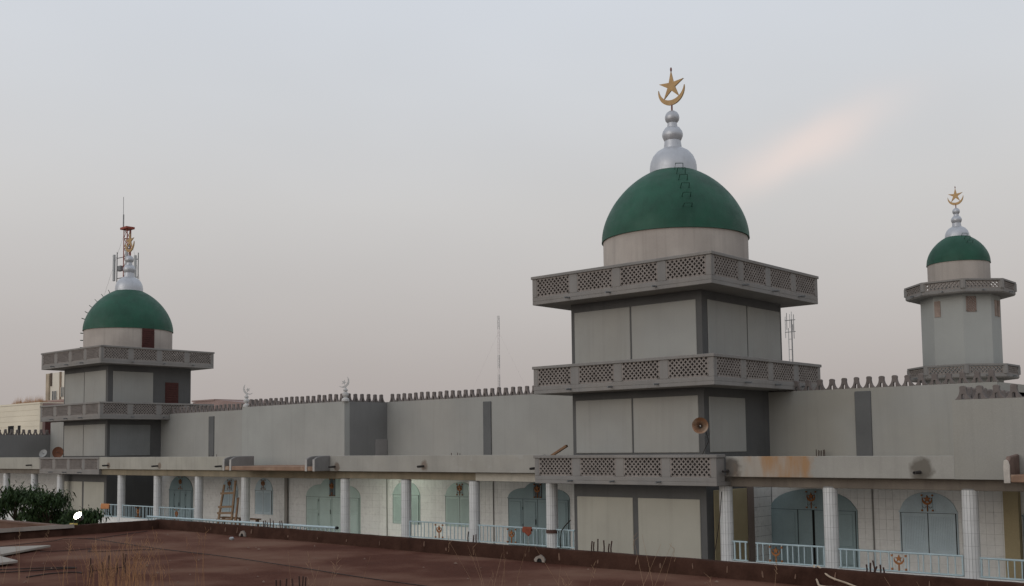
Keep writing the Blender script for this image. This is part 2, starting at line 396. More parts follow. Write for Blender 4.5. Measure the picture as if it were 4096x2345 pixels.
def square_minaret(name, label, X, Y, kind):
    cx, cy = X-WB/2, Y+WB/2; hs = WB/2-OV
    T = thing(name, label, 'minaret', (cx, cy, GZ), 'green-domed minarets of the mosque')
    part('shaft', BX(cx-hs, cx+hs, cy-hs, cy+hs, GZ, 6.0), dark_m, T)
    ya, xb = cy-hs, cx+hs
    def pa(x0, x1, z0, z1, m=panel_m): part('wall_panel', BX(x0, x1, ya-.035, ya+.01, z0, z1), m, T, bevel=.02)
    def pb(y0, y1, z0, z1, m=panel_m): part('wall_panel', BX(xb-.01, xb+.035, y0, y1, z0, z1), m, T, bevel=.02)
    dx = X+19.798; dy = Y-33.0
    for (z0, z1) in ((3.0, 5.37), (-.31, 1.80)):
        pa(-26.88+dx, -24.135+dx, z0, z1); pa(-24.065+dx, -21.15+dx, z0, z1)
    pa(-26.89+dx, -24.17+dx, GZ+.02, -2.02, cream_m); pa(-23.93+dx, -21.18+dx, GZ+.02, -2.02, cream_m)
    if kind == 'main':
        pb(34.5, 37.37, 3.0, 5.38); pb(37.44, 40.1, 3.0, 5.38); pb(34.44, 37.08, -.31, 1.76)
        pb(34.6, 37.02, GZ+.02, -1.7, mat('beige_side_paint', (.40,.33,.20), .1, .9, 1, .2))
        part('corner_post', BX(xb-.01, xb+.05, 37.04, 37.51, GZ, -1.15), mat('brown_post_paint', (.24,.19,.165), .1, .9, 1, .2), T)
    else:
        pb(35.46, 38.36, 3.0, 5.31); pb(35.3, 38.2, -.31, 1.76, mat('dark_panel_paint', (.21,.215,.21), .08, .88, .8, .2, 50, .1))
        sh = part('shutter', BX(xb-.01, xb+.03, 39.28, 40.28, 3.2, 4.68), shut_m, T)
        for i in range(9): part('slat', BX(xb+.03, xb+.06, 39.33, 40.23, 3.24+i*.16, 3.35+i*.16), shut_m, sh, bevel=.01)
    st = [.22, 2.29, 4.36, 6.45]
    for (c, b, full) in ((6.871, 5.711, True), (3.205, 2.092, True), (-.368, -1.481, False)):
        B = MB(); t = .12; zl, zh = b+.30, c-.115
        x0, x1, y0, y1 = X-WB, X, Y, Y+WB
        gaps = [(0, .22)]+[(s_+LAT_W, n_) for s_, n_ in zip(st, st[1:]+[WB])]
        if full:
            B.box(x0, x1, y0, y1, b, b+.14)
            for (ys, ye) in ((y0, y0+t), (y1-t, y1)):
                B.box(x0, x1, ys, ye, b+.14, zl)
                for g0, g1 in gaps: B.box(x1-g1, x1-g0, ys, ye, zl, zh)
            for (xs, xe) in ((x1-t, x1), (x0, x0+t)):
                B.box(xs, xe, y0+t, y1-t, b+.14, zl)
                for g0, g1 in gaps: B.box(xs, xe, max(y0+g0, y0+t), min(y0+g1, y1-t), zl, zh)
        else:
            yb = Y+.56
            B.box(x0, x1, y0, Y+1.0, b, b+.14); B.box(x0, x1, y0, y0+t, b+.14, zl)
            for g0, g1 in gaps: B.box(x1-g1, x1-g0, y0, y0+t, zl, zh)
            B.box(x1-t, x1, y0+t, yb, b+.14, zh); B.box(x0, x0+t, y0+t, yb, b+.14, zh)
        bal = part('balcony', B, balc_m, T, bevel=.012)
        if full: part('added_dark_sheet', BX(x0+t, x1-t, y0+t, y1-t, b+.141, b+.16), mat('bounce_damping_dark', (.085, .055, .042), .2, .95, 2, .2), bal)  # added dark sheet, cuts bounced light so the lattice holes read dark
        e, wd = .044, .24
        Cp = MB().box(x0-e, x1+e, y0-e, y0-e+wd, zh, c)
        if full:
            Cp.box(x0-e, x1+e, y1+e-wd, y1+e, zh, c); Cp.box(x1+e-wd, x1+e, y0-e+wd, y1+e-wd, zh, c); Cp.box(x0-e, x0-e+wd, y0-e+wd, y1+e-wd, zh, c)
        else:
            Cp.box(x1+e-wd, x1+e, y0-e+wd, yb, zh, c); Cp.box(x0-e, x0-e+wd, y0-e+wd, yb, zh, c)
        part('coping', Cp, balc_m, bal, bevel=.012)
        for i, s_ in enumerate(st):
            me = LAT[i % 2]
            place('lattice_panel', me, bal, (X-s_-LAT_W, Y+.012, zl))
            if full:
                place('lattice_panel', me, bal, (X-.012, Y+s_, zl), (0, 0, math.pi/2))
                place('lattice_panel', me, bal, (X-s_, Y+WB-.012, zl), (0, 0, math.pi))
                place('lattice_panel', me, bal, (X-WB+.012, Y+s_+LAT_W, zl), (0, 0, -math.pi/2))
        for k, u in enumerate((2.35, 4.45, 6.45)):
            place('spout', SPOUT, bal, (X-u, Y+.02, b+.13), (0, 0, random.uniform(-.1, .1)))
            if full: place('spout', SPOUT, bal, (X-.02, Y+(2.2, 4.5, 6.7)[k], b+.16), (0, 0, math.pi/2+random.uniform(-.1, .1)))
    drum = part('drum', MB().lathe([(2.945, 5.85), (2.945, 8.40)], (cx, cy), 72), drum_m, T, True)
    dome = part('dome', MB().lathe(dome_profile(3.0, 8.43, 3.0), (cx, cy), 72), dome_m, T, True)
    finial(T, cx, cy, 11.42, 1.0 if kind == 'main' else .97, 0.0)
    az = R(313) if kind == 'main' else R(236)
    frs = [.27, .42, .56, .69, .80, .885, .95]
    def rung(p, nrm, tan, ln):
        p, nrm, tan = Vector(p), Vector(nrm).normalized(), Vector(tan)
        return MB().tube([p-tan*.17-nrm*.04, p-tan*.15+nrm*ln, p+tan*.15+nrm*ln, p+tan*.17-nrm*.04], .018, 6)
    tn = (-math.sin(az), math.cos(az), 0)
    for fr in frs:
        tt = math.acos(fr**(1.75/2)); r = 3.0*fr; z = 8.43+3.0*math.sin(tt)**(2/1.75)
        sl_ = .45 if fr < .8 else 1.0
        nr = (math.cos(az)*fr, math.sin(az)*fr, math.sqrt(1-fr*fr))
        part('rung', rung((cx+r*math.cos(az), cy+r*math.sin(az), z), nr, tn, .24), rung_m, dome)
    if kind == 'left':
        for z in (8.2, 7.7, 7.2, 6.75):
            part('rung', rung((cx+2.945*math.cos(az), cy+2.945*math.sin(az), z), (math.cos(az), math.sin(az), 0), tn, .20), rung_m, drum)
        a = R(357); u = Vector((math.cos(a), math.sin(a), 0)); v = Vector((-math.sin(a), math.cos(a), 0)); c0 = Vector((cx, cy, 0))+u*2.90
        def slab(h0, h1, d0_, d1_, w_):
            return MB().add([tuple(c0+u*d+v*s_+Vector((0,0,z))) for z in (h0, h1) for (d, s_) in ((d0_, -w_), (d1_, -w_), (d1_, w_), (d0_, w_))],
                            [(0,3,2,1),(4,5,6,7),(0,1,5,4),(1,2,6,5),(2,3,7,6),(3,0,4,7)])
        sh = part('shutter', slab(6.2, 8.30, -.2, .085, .43), shut_m, T)
        for i in range(14): part('slat', slab(6.28+i*.143, 6.37+i*.143, .085, .115, .40), shut_m, sh)
    return T
square_minaret('square_minaret', 'tall square minaret with green dome and horn loudspeaker on its corner', -19.798, 33.0, 'main')
square_minaret('square_minaret', 'square minaret with maroon louvred shutter in its drum below the green dome', -65.727, 34.0, 'left')

# ------------------------------------------------------------------ octagonal minaret
def oct_minaret():
    cx, cy = -15.67, 46.0
    T = thing('octagonal_minaret', 'slender pale octagonal minaret with small green dome behind the crenellated wall', 'minaret', (cx, cy, GZ), 'green-domed minarets of the mosque')
    pale = mat('octagon_pale_paint', (.365, .37, .35), .04, .88, .7, .2, 60, .03)
    part('shaft', MB().lathe([(1.55, GZ), (1.55, 6.3)], (cx, cy), 8, R(22.5)), pale, T)
    part('drum', MB().lathe([(1.225, 6.0), (1.225, 7.47)], (cx, cy), 56), drum_m, T, True)
    dome = part('dome', MB().lathe(dome_profile(1.25, 7.5, 1.2), (cx, cy), 56), dome_m, T, True)
    for fr in (.25, .45, .62, .77):
        tt = math.acos(fr**(1.75/2)); az = R(318); r = 1.25*fr; z = 7.5+1.2*math.sin(tt)**(2/1.75)
        p = Vector((cx+r*math.cos(az), cy+r*math.sin(az), z)); nr = Vector((math.cos(az)*fr, math.sin(az)*fr, math.sqrt(1-fr*fr))); tn = Vector((-math.sin(az), math.cos(az), 0))
        part('rung', MB().tube([p-tn*.12, p-tn*.11+nr*.12, p+tn*.11+nr*.12, p+tn*.12], .012, 5), rung_m, dome)
    finial(T, cx, cy, 8.61, .505, 0.0)
    Rb = 2.14
    fw = 2*Rb*math.sin(math.pi/8); ap = Rb*math.cos(math.pi/8)
    lw, lh = fw-.26, .30
    lme = lattice_mesh('lattice_panel', lw, lh, 9, 2, .07, lat_m)
    for (c, b) in ((6.52, 5.96), (3.08, 2.52)):
        ri = Rb-.11
        B = MB().lathe([(1.4, b), (Rb-.05, b), (Rb, b+.05), (Rb, b+.17), (ri, b+.17), (ri, b+.12), (1.4, b+.12), (1.4, b)], (cx, cy), 8, R(22.5))
        for k in range(8):      # corner posts
            a = R(22.5)+k*math.pi/4; p = Vector((cx+(Rb-.06)*math.cos(a), cy+(Rb-.06)*math.sin(a), 0))
            B.lathe([(.0, b+.17), (.115, b+.17), (.115, c-.07), (.0, c-.07)], (p.x, p.y), 8, a)
        bal = part('balcony', B, balc_m, T)
        part('coping', MB().lathe([(Rb-.17, c-.07), (Rb+.04, c-.07), (Rb+.04, c), (Rb-.17, c), (Rb-.17, c-.07)], (cx, cy), 8, R(22.5)), balc_m, bal)
        for k in range(8):
            a = k*math.pi/4; u = Vector((math.cos(a), math.sin(a), 0)); v = Vector((-math.sin(a), math.cos(a), 0))
            p = Vector((cx, cy, 0))+u*(ap-.012)-v*(lw/2)+Vector((0, 0, b+.17))
            place('lattice_panel', lme, bal, p, (0, 0, a+math.pi/2))
            q = Vector((cx, cy, b+.1))+u*(ap-.02)
            place('spout', SPOUT, bal, q, (0, 0, a+math.pi/2), (.8, .6, .8))
    wl = lattice_mesh('lattice_window', .42, .62, 4, 6, .05, mat('reddish_lattice', (.26, .185, .155), .1, .95, 2, .2))
    ap2 = 1.55*math.cos(math.pi/8)
    for k, off, kind in ((7, -.25, 1), (6, -.42, 0), (0, -.05, 0), (0, .30, 0), (4, 0, 1), (2, 0, 1)):
        a = k*math.pi/4; u = Vector((math.cos(a), math.sin(a), 0)); v = Vector((-math.sin(a), math.cos(a), 0))
        if kind:
            wv = place('lattice_window', wl, T, Vector((cx, cy, 5.24))+u*(ap2+.03)+v*(off-.21), (0, 0, a+math.pi/2))
            part('window_back', MB().box(0, .42, .052, .09, 0, .62), shut_m, wv, loc=Vector((cx, cy, 5.24))+u*(ap2+.03)+v*(off-.21), rot=(0, 0, a+math.pi/2))
        else:
            part('recess_panel', MB().box(-.12, .12, -.03, .02, 0, .66), mat('worn_panel', (.28, .215, .18), .2, .9, 4, .2), T, loc=Vector((cx, cy, 5.1))+u*ap2+v*off, rot=(0, 0, a+math.pi/2))
oct_minaret()

# ------------------------------------------------------------------ prayer hall with its gallery
H = thing('prayer_hall', 'long grey prayer hall with crenellated walls and a columned tiled gallery', 'building', (-40, 45, GZ))
YW = 39.0
ZC, ZR = 2.48, 2.04
# upper walls
part('upper_wall', BX(-66.85, -27.0, YW, YW+.35, -1.0, ZC), wall_m, H)
part('upper_wall', BX(-20.95, -12.15, YW, YW+.35, -1.0, ZR), rwall_m, H)
part('upper_wall', BX(-83.2, -72.9, YW, YW+.35, -1.0, 2.3), wall_m, H)
part('roof_deck', BX(-83.2, -27.0, YW+.35, 62, 1.7, 1.95), ceil_m, H)
part('roof_deck', BX(-20.95, -12.15, YW+.35, 62, 1.5, 1.75), ceil_m, H)
part('rear_wall', BX(-83.2, -12.15, 62, 62.3, GZ, 2.0), wall_m, H)
part('side_wall', BX(-12.45, -12.15, YW+.35, 62, -1.0, ZR), rwall_m, H)
# painted dark strips, standing a little proud
for (x0, x1, zt) in ((-17.3, -16.68, 1.92), (-36.58, -36.05, 2.24), (-60.95, -60.36, 2.17)):
    part('pilaster_strip', BX(x0, x1, YW-.06, YW+.01, -1.0, zt), strip_m, H, bevel=.015)
# middle portal block
part('portal_wall', BX(-52.92, -43.74, 36.03, 36.38, -.95, ZC-.03), portal_m, H)
part('portal_side_wall', BX(-44.09, -43.74, 36.38, YW, -.95, ZC-.03), mat('portal_side_shade', (.195, .192, .186), .08, .9, .6, .25, 50, .08), H)  # first side wall darkened in colour to stand in for its shade
part('portal_side_wall', BX(-52.92, -52.57, 36.38, YW, -.95, ZC-.03), wall_m, H)
part('portal_deck', BX(-52.57, -44.09, 36.38, YW, 2.0, 2.2), ceil_m, H)
part('niche', BX(-43.75, -43.70, 38.15, 38.96, -.95, .48), mat('niche_paint', (.26, .245, .235), .08, .9, 1, .2), H, bevel=.01)
# right portal block, flush with the gallery parapet, and the far portal
part('portal_wall', BX(-11.80, 3, 33.56, 33.95, -1.16, 1.26), rwall_m, H)
part('portal_side_wall', BX(-11.80, -11.45, 33.95, YW+.4, -1.0, 1.26), rwall_m, H)
part('portal_deck', BX(-11.45, 3, 33.95, 46, .8, 1.0), ceil_m, H)
part('portal_wall', BX(-97, -83.2, 32.6, 33.0, -.95, 1.33), portal_m, H)
part('portal_side_wall', BX(-83.55, -83.2, 33.0, YW, -.95, 1.33), mat('portal_side_shade2', (.20, .195, .188), .08, .9, .6, .25, 50, .08), H)  # darker colour carries the shade of this side face
part('portal_deck', BX(-97, -83.55, 33.0, 46, .9, 1.1), ceil_m, H)
part('portal_rear_wall', BX(-97, -83.55, 46, 46.3, .9, 1.36), wall_m, H)
# merlons
merlons(H, (-43.45, YW+.14, ZC), (-27.4, YW+.14, ZC), .462, 0)
merlons(H, (-66.5, YW+.14, ZC), (-53.2, YW+.14, ZC), .47, 0)
merlons(H, (-52.3, 36.2, ZC-.03), (-44.15, 36.2, ZC-.03), .47, 0)
merlons(H, (-43.90, 36.46, ZC-.03), (-43.90, 38.72, ZC-.03), .452, math.pi/2)
merlons(H, (-52.75, 36.6, ZC-.03), (-52.75, 38.6, ZC-.03), .47, math.pi/2)
merlons(H, (-20.72, YW+.12, ZR), (-12.35, YW+.12, ZR), .492, 0)
merlons(H, (-11.50, 33.72, 1.26), (-5.6, 33.72, 1.26), .49, 0)
merlons(H, (-11.63, 34.2, 1.26), (-11.63, 38.8, 1.26), .46, math.pi/2)
merlons(H, (-83.37, 33.3, 1.33), (-83.37, 38.8, 1.33), .47, math.pi/2)
merlons(H, (-88, 46.15, 1.36), (-83.7, 46.15, 1.36), .47, 0)

# gallery roof edge: parapets, slab, beam
RUST = (.33, .195, .10); SOOT = (.075, .062, .052)
par_r = mat('parapet_paint_rust', (.325, .312, .282), .10, .9, .8, .3, 45, .12, rust=(-19.15, -16.5, RUST), stains=(((-19.55, 33.55, -.88), .40, SOOT, .8), ((-12.80, 33.55, -.88), .36, (.12, .105, .085), .85)))
par_c = mat('parapet_paint_centre', (.318, .305, .276), .10, .9, .8, .3, 45, .10, tint=(.33, .313, .278), stains=(((-41.3, 33.55, -.90), .22, (.14, .10, .075), .8), ((-35.15, 33.55, -.82), .22, (.17, .12, .09), .75)), dirt=((.37, .36, .335), 1.4, .6, .72))
par_l = mat('parapet_paint_left', (.36, .342, .295), .10, .9, .8, .3, 45, .18, stains=(((-58.4, 34.0, -.9), .2, (.17, .12, .09), .8), ((-64.5, 34.0, -.9), .2, (.17, .12, .09), .8)))
part('parapet', BX(-19.75, -11.80, 33.55, 33.75, -1.16, -.445), par_r, H, bevel=.012)
part('parapet', BX(-41.84, -28.20, 33.55, 33.75, -1.10, -.35), par_c, H, bevel=.012)
part('parapet', BX(-65.70, -49.50, 34.0, 34.2, -1.13, -.37), par_l, H, bevel=.012)
part('parapet', BX(-97, -74.1, 34.0, 34.2, -1.18, -.36), par_l, H, bevel=.012)
for (x, y, z) in ((-19.66, 33.55, -.95), (-12.86, 33.55, -.95), (-41.45, 33.55, -.88), (-35.2, 33.55, -.84), (-28.55, 33.55, -.9), (-58.6, 34.0, -.91), (-64.5, 34.0, -.89), (-51.9, 34.0, -.9), (-75.3, 34.0, -.9), (-80.9, 34.0, -.9)):
    place('spout', SPOUT_BIG, H, (x, y, z), (R(92), 0, random.uniform(-.12, .12)))
for (x0, x1, y0) in ((-19.78, -11.85, 33.75), (-65.7, -28.2, 34.2), (-97, -74.1, 34.2)):
    part('gallery_roof', BX(x0, x1, y0, YW, -1.12, -.92), ceil_m, H)
part('gallery_roof', BX(-41.84, -28.2, 33.75, 34.2, -1.10, -.92), ceil_m, H)
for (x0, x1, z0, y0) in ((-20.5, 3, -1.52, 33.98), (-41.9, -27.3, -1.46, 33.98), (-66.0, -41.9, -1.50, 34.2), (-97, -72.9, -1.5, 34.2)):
    part('beam', BX(x0, x1, y0, y0+.32, z0, -1.12), beam_m if x1 < -25 and x0 > -70 else mat('shaded_beam_tone', (.17, .145, .12), .16, .92, 1.6, .3, 40, .2), H, bevel=.015)  # outer beams: shade under the parapet put into a darker colour
part('beam_repair', BX(-32.35, -28.2, 33.94, 34.0, -1.47, -1.13), mat('pale_beam_patch', (.44, .41, .35), .12, .9, 2, .3, 30, .15), H)
# canopy in front of the middle portal with its fins
part('canopy', BX(-49.6, -41.9, 32.63, 36.03, -1.075, -.86), orange_m, H, bevel=.02)
FIN = [(32.60,-1.09),(32.60,-.52),(32.66,-.47),(32.80,-.40),(33.0,-.36),(33.25,-.345),(34.05,-.345),(34.05,-1.09)]
fin_m = mat('fin_side_shade', (.21, .20, .19), .1, .9, 2, .25, 40, .1)  # shade of the fin sides painted into the body colour
fine_m = mat('fin_edge_paint', (.42, .40, .375), .1, .9, 2, .25, 40, .1)
for x in (-41.96, -42.56, -49.0, -49.62):
    fo = part('fin', MB().prismx(FIN, x, x+.13), fin_m, H, bevel=.02)
    part('fin_edge', BX(x-.01, x+.14, 32.585, 32.62, -1.09, -.52), fine_m, fo, bevel=.008)
# right portal canopy with a broken fin
part('canopy', BX(-9.92, 3, 32.6, 33.56, -1.20, -.98), orange_m, H, bevel=.02)
BF = [(32.58,-1.22),(32.58,-.62),(32.62,-.55),(32.70,-.52),(32.78,-.44),(32.83,-.46),(33.56,-.40),(33.56,-1.22)]
fo = part('fin', MB().prismx(BF, -10.05, -9.92), mat('broken_fin_inside', (.20, .14, .115), .2, .95, 4, .6, 25), H, bevel=.03)
part('fin_edge', MB().prism([(-10.075, -1.23), (-9.90, -1.22), (-9.905, -.95), (-9.90, -.72), (-9.93, -.60), (-9.99, -.545), (-10.06, -.58), (-10.08, -.8)], 32.55, 32.60), mat('broken_fin_paint', (.46, .42, .375), .16, .95, 3, .5, 30), fo, bevel=.012)
BF2 = [(32.70,-.98),(32.66,-.70),(32.75,-.62),(32.80,-.55),(32.95,-.52),(33.0,-.45),(33.56,-.42),(33.56,-.98)]
part('fin', MB().prismx(BF2, -9.35, -9.2), mat('broken_fin_inside', (.20, .14, .115)), H, bevel=.03)

# gallery floor; a white kerb wall stands under each railing
FLO = -4.74
for (x0, x1, y) in ((-66.3, -55.0, 34.45), (-75.8, -72.1, 34.45), (-36.8, -27.06, 34.12), (-19.95, 3, 34.12), (-97, -76.0, 34.45)):
    part('kerb_wall', BX(x0, x1, y-.12, y+.12, FLO, -4.16), plinth_m, H, bevel=.01)
for (x0, x1) in ((-97, -73.0), (-66.8, -27.06), (-20.9, 3)):
    part('gallery_floor', BX(x0, x1, 33.6, YW+.2, GZ, FLO), floor_m, H)
# ground-storey walls
gw = [part('ground_wall', BX(x0, x1, YW, YW+.35, FLO, -1.0), grout_m, H) for (x0, x1) in ((-20.9, 3), (-66.8, -27.06), (-97, -72.9))]
for x in (-52.45, -43.75, -35.95, -16.75, -24.9):
    if x == -24.9: continue
    part('conduit', MB().tube([(x, YW-.045, -1.2), (x+.01, YW-.045, FLO)], .028, 6), mat('grey_conduit', (.28, .27, .26), .1, .7, 4, 0), H)
part('wall_pilaster', BX(-52.75, -52.5, YW-.12, YW, FLO, -1.1), mat('pilaster_paint', (.30, .28, .26), .1, .8, 1, .1), H)
part('wall_pilaster', BX(-12.04, -11.55, YW-.30, YW, FLO, -1.1), mat('beige_side_paint', (.40, .33, .20)), H)

# doors and windows --------------------------------------------------------
def arch_poly(x0, x1, zb, zs, zt, ogee=False, inset=.0, n=14):
    cx, hw = (x0+x1)/2, (x1-x0)/2
    pts = [(x0, zb), (x0, zs)]
    if ogee:
        sh = zs+(zt-zs)*.62
        arc = [(-1+.55*(1-math.cos(t)), math.sin(t)) for t in [math.pi/2*i/8 for i in range(1, 9)]]      # side quarter arcs
        for u, w in arc: pts.append((cx+u*hw, zs+(sh-zs)*w))
        for i in range(1, 7):
            t = math.pi/2*i/6; pts.append((cx+(-.40+.40*(1-math.cos(t)))*hw, sh+.03*hw*.0+(zt-sh)*math.sin(t)))
        left = pts[1:]
        pts += [(2*cx-x, z) for x, z in reversed(left[:-1])] + [(x1, zb)]
    else:
        for i in range(1, n):
            t = math.pi*i/n; pts.append((cx-hw*.96*math.cos(t), zs+(zt-zs)*math.sin(t)))
        pts += [(x1, zs), (x1, zb)]
    return pts
def emblem(parent, x, y, z, s, rot=(0,0,0)):
    e = part('emblem', MB().prism(crescent_poly(.16*s, .065*s, R(25), 12), -.018, .018), emb_m, parent, loc=(x, y, z), rot=rot)
    part('star', MB().prism(star_poly(.115*s, .045*s), -.026, .026), emb_m, e, loc=(x, y, z+.02*s), rot=rot)
    return e
OPEN = []
def opening(name, x0, x1, zb, zs, zt, m, ogee=False, leaves=2, ajar=None, zmid=None, grille=True):
    y = YW-.03
    OPEN.append((x0, x1, zb, zs, zt))
    D = part(name, MB().prism(arch_poly(x0, x1, zb, zs, zt, ogee), y-.03, YW+.02), m, H, bevel=.008)
    w = (x1-x0); zl = zs-.04
    part('head_rail', BX(x0-.02, x1+.02, y-.055, y-.03, zs-.03, zs+.02), m, D)
    xs = [x0+.06+i*(w-.12)/leaves for i in range(leaves+1)]
    for a, b in zip(xs, xs[1:]):
        if ajar is not None and a < ajar < b:
            part('gap', BX(ajar-.05, ajar+.05, y-.036, y-.03, zb, zl), black_m, D)
            continue
        lf = part('leaf', BX(a+.012, b-.012, y-.055, y-.03, zb+.02, zl), m, D, bevel=.006)
        if leaves <= 2:
            nr = max(4, int((b-a)/.075))
            for k in range(nr):
                xa = a+.10+(b-a-.20)*k/nr
                part('rib', BX(xa, xa+(b-a-.2)/nr*.62, y-.066, y-.055, zb+.14, zl-.12), m, lf)
        else:
            zq = zmid or (zb+zl)/2-.35
            part('panel', BX(a+.11, b-.11, y-.085, y-.055, zq+.09, zl-.12), m, lf, bevel=.014)
            part('panel', BX(a+.11, b-.11, y-.085, y-.055, zb+.14, zq-.04), m, lf, bevel=.014)
    for xj in ([xs[0]+.0]+xs[1:-1]+[xs[-1]]):
        part('joint', BX(xj-.013, xj+.013, y-.0565, y-.03, zb+.02, zl), black_m if leaves <= 2 else mat('dark_joint', (.06, .075, .075), .1, .8, 2, 0), D)
    part('joint', BX(x0+.03, x1-.03, y-.0575, y-.03, zl-.004, zs-.028), mat('dark_joint', (.06, .075, .075), .1, .8, 2, 0), D)
    if leaves == 4:
        xm = xs[2]
        part('handle', MB().tube([(xm-.10, y-.09, -3.70), (xm-.10, y-.10, -3.45)], .018, 6), black_m, D)
        for xh in (xs[1], xs[3]):
            for zh in (-2.95, -3.75): part('hinge', BX(xh-.018, xh+.018, y-.075, y-.05, zh-.07, zh+.07), black_m, D)
    if grille:
        cx = (x0+x1)/2; gw_, z0, z1 = .27, zs+.02, zt-.06
        tp = part('transom', BX(cx-gw_, cx+gw_, y-.04, y-.03, z0, z1), mat('transom_recess', (.10, .115, .12), .1, .7, 2, 0) if ogee else m, D)
        for s_ in (-1, 1):
            part('post', MB().tube([(cx+s_*.19, y-.06, z0), (cx+s_*.19, y-.06, z1)], .014, 6), rail_m, tp)
            for z in (z0+.04, z1-.05): part('post_cap', BX(cx+s_*.19-.028, cx+s_*.19+.028, y-.09, y-.035, z-.03, z+.03), emb_m, tp)
            sc = [(cx+s_*(.04+.13*t), y-.06, z0+.19-.07*math.sin(t*3)) for t in [i/6 for i in range(7)]]
            part('scroll', MB().tube(sc, .010, 5), steel_m, tp)
        part('stem', MB().tube([(cx, y-.06, z0), (cx, y-.06, z0+.24)], .022, 6), emb_m, tp)
        part('emblem', MB().prism(crescent_poly(.18, .08, R(28), 12), -.02, .02), emb_m, tp, loc=(cx, y-.07, (z0+z1)/2+.10))
        part('star', MB().prism(star_poly(.14, .06), -.028, .028), emb_m, tp, loc=(cx, y-.07, (z0+z1)/2+.13))
    return D
opening('door', -21.0, -17.36, FLO, -2.55, -1.78, door_m, leaves=3, ajar=-19.12)
opening('window', -15.74, -13.66, -4.02, -2.53, -1.82, win_m)
opening('window', -43.27, -41.17, -4.02, -2.46, -1.78, green_m)
opening('window', -39.28, -37.15, -4.0, -2.46, -1.76, green_m)
opening('door', -34.97, -31.17, FLO, -2.47, -1.70, door_m, ogee=True, leaves=4)
opening('door', -50.74, -45.95, FLO, -2.72, -1.62, green_m, ogee=True, leaves=4, zmid=-3.6)
opening('window', -55.81, -54.02, -3.93, -2.46, -1.75, win_m)
opening('window', -59.36, -57.63, -3.93, -2.52, -1.8, win_m)
opening('door', -65.62, -62.75, FLO, -2.6, -1.66, door_m, leaves=4)
opening('door', -11.5, -8.2, FLO, -2.55, -1.8, door_m, leaves=4)
opening('door', -79.5, -76.4, FLO, -2.6, -1.7, door_m, leaves=4)
# glazed wall tiles: the nearest 300 singly, the rest joined
TW, TH = .272, .378
tile_me = {}
def tile_mesh(w, h):
    k = (round(w, 3), round(h, 3))
    if k not in tile_me: tile_me[k] = MB().box(0, w-.006, -.012, .004, 0, h-.006).mesh('wall_tile', tile_m, bevel=.002)
    return tile_me[k]
cand = []
for wi, (x0, x1) in enumerate(((-20.88, -5), (-66.7, -27.1), (-97, -73))):
    nx = int((x1-x0)/TW)
    for i in range(nx):
        for j in range(10):
            xa = x0+i*TW; za = FLO+.003+j*TH
            h = min(TH, -1.10-za)
            if h < .05: continue
            cxx, czz = xa+TW/2, za+h/2
            hid = any(a+.05 < xa and xa+TW < b-.05 and zb_-.02 < za and za+h < zs_+.02 for (a, b, zb_, zs_, zt_) in OPEN)
            if hid: continue
            dist = math.hypot(cxx, YW)
            vis = za+h < -1.1 and (czz < -1.70)
            if -27.3 < cxx*34.1/YW < -20.6 or wi == 1 and cxx > -31.2: vis = False        # hidden behind the minaret
            cand.append((0 if vis else 1, dist, wi, xa, za, h))
cand.sort()
rest = {0: MB(), 1: MB(), 2: MB()}
for k, (hv, dist, wi, xa, za, h) in enumerate(cand):
    jt = random.uniform(-.0025, .0025)
    if k < 300 and not hv:
        place('wall_tile', tile_mesh(TW, h), gw[wi], (xa, YW+jt, za), (random.uniform(-.004, .004), 0, random.uniform(-.004, .004)))
    else: rest[wi].box(xa, xa+TW-.006, YW-.012+jt, YW+.004, za, za+h-.006)
for wi in rest:
    o = part('tile_cladding', rest[wi], tile_m, gw[wi]); o['kind'] = 'stuff'
# tiles on the minaret flank inside the gallery
fl = MB()
for i in range(5):
    for j in range(9): fl.box(-20.935, -20.90, 37.53+i*.29, 37.53+i*.29+.278, FLO+.003+j*TH, FLO+.003+j*TH+.366)
o = part('tile_cladding', fl, tile_m, gw[0]); o['kind'] = 'stuff'

# columns -------------------------------------------------------------------
ct_rows = [(FLO+k*.385, min(.385, -1.5-FLO-k*.385)) for k in range(9) if -1.5-FLO-k*.385 > .03]
def col_tile(h):
    a = math.pi/16*.90; r0, r1 = .222, .240
    return MB().add([(r*math.sin(s_*a), -r*math.cos(s_*a), z) for z in (.003, h-.003) for r, s_ in ((r1, -1), (r1, 1), (r0, 1), (r0, -1))],
                    [(0,1,5,4),(1,2,6,5),(2,3,7,6),(3,0,4,7),(4,5,6,7),(3,2,1,0)])
COLT = {round(h, 3): col_tile(h).mesh('column_tile', col_m) for _, h in ct_rows}
def column(x, y, single, zb=FLO):
    C_ = part('column', MB().lathe([(0, zb), (.226, zb), (.226, -1.46), (0, -1.46)], (x, y), 16, math.pi/16), colgr_m, H)
    J = MB(); rz0 = random.uniform(0, .2)
    for z, h in ct_rows:
        for k in range(16):
            rz = rz0+k*math.pi/8
            if single: place('column_tile', COLT[round(h, 3)], C_, (x, y, z), (0, 0, rz))
            else:
                c_, s_ = math.cos(rz), math.sin(rz); t = col_tile(h)
                J.add([(x+c_*vx-s_*vy, y+s_*vx+c_*vy, z+vz) for vx, vy, vz in t.v], t.f)
    if not single:
        o = part('tile_cladding', J, col_m, C_); o['kind'] = 'stuff'
for x, sg in ((-11.58, True), (-16.12, True), (-20.10, False), (-28.22, False), (-32.60, False), (-36.97, False), (-41.35, False)):
    column(x, 34.12, sg)
for x in (-50.3, -54.92, -59.42, -63.75, -71.95, -75.9, -80.4): column(x, 34.5, False)
for x, y in ((-28.22, 34.12), ):
    part('strap', MB().lathe([(.243, -3.55), (.262, -3.55), (.262, -3.40), (.243, -3.40)], (x, y), 16), mat('brown_strap', (.09, .05, .04), .1, .8, 4, 0), H)

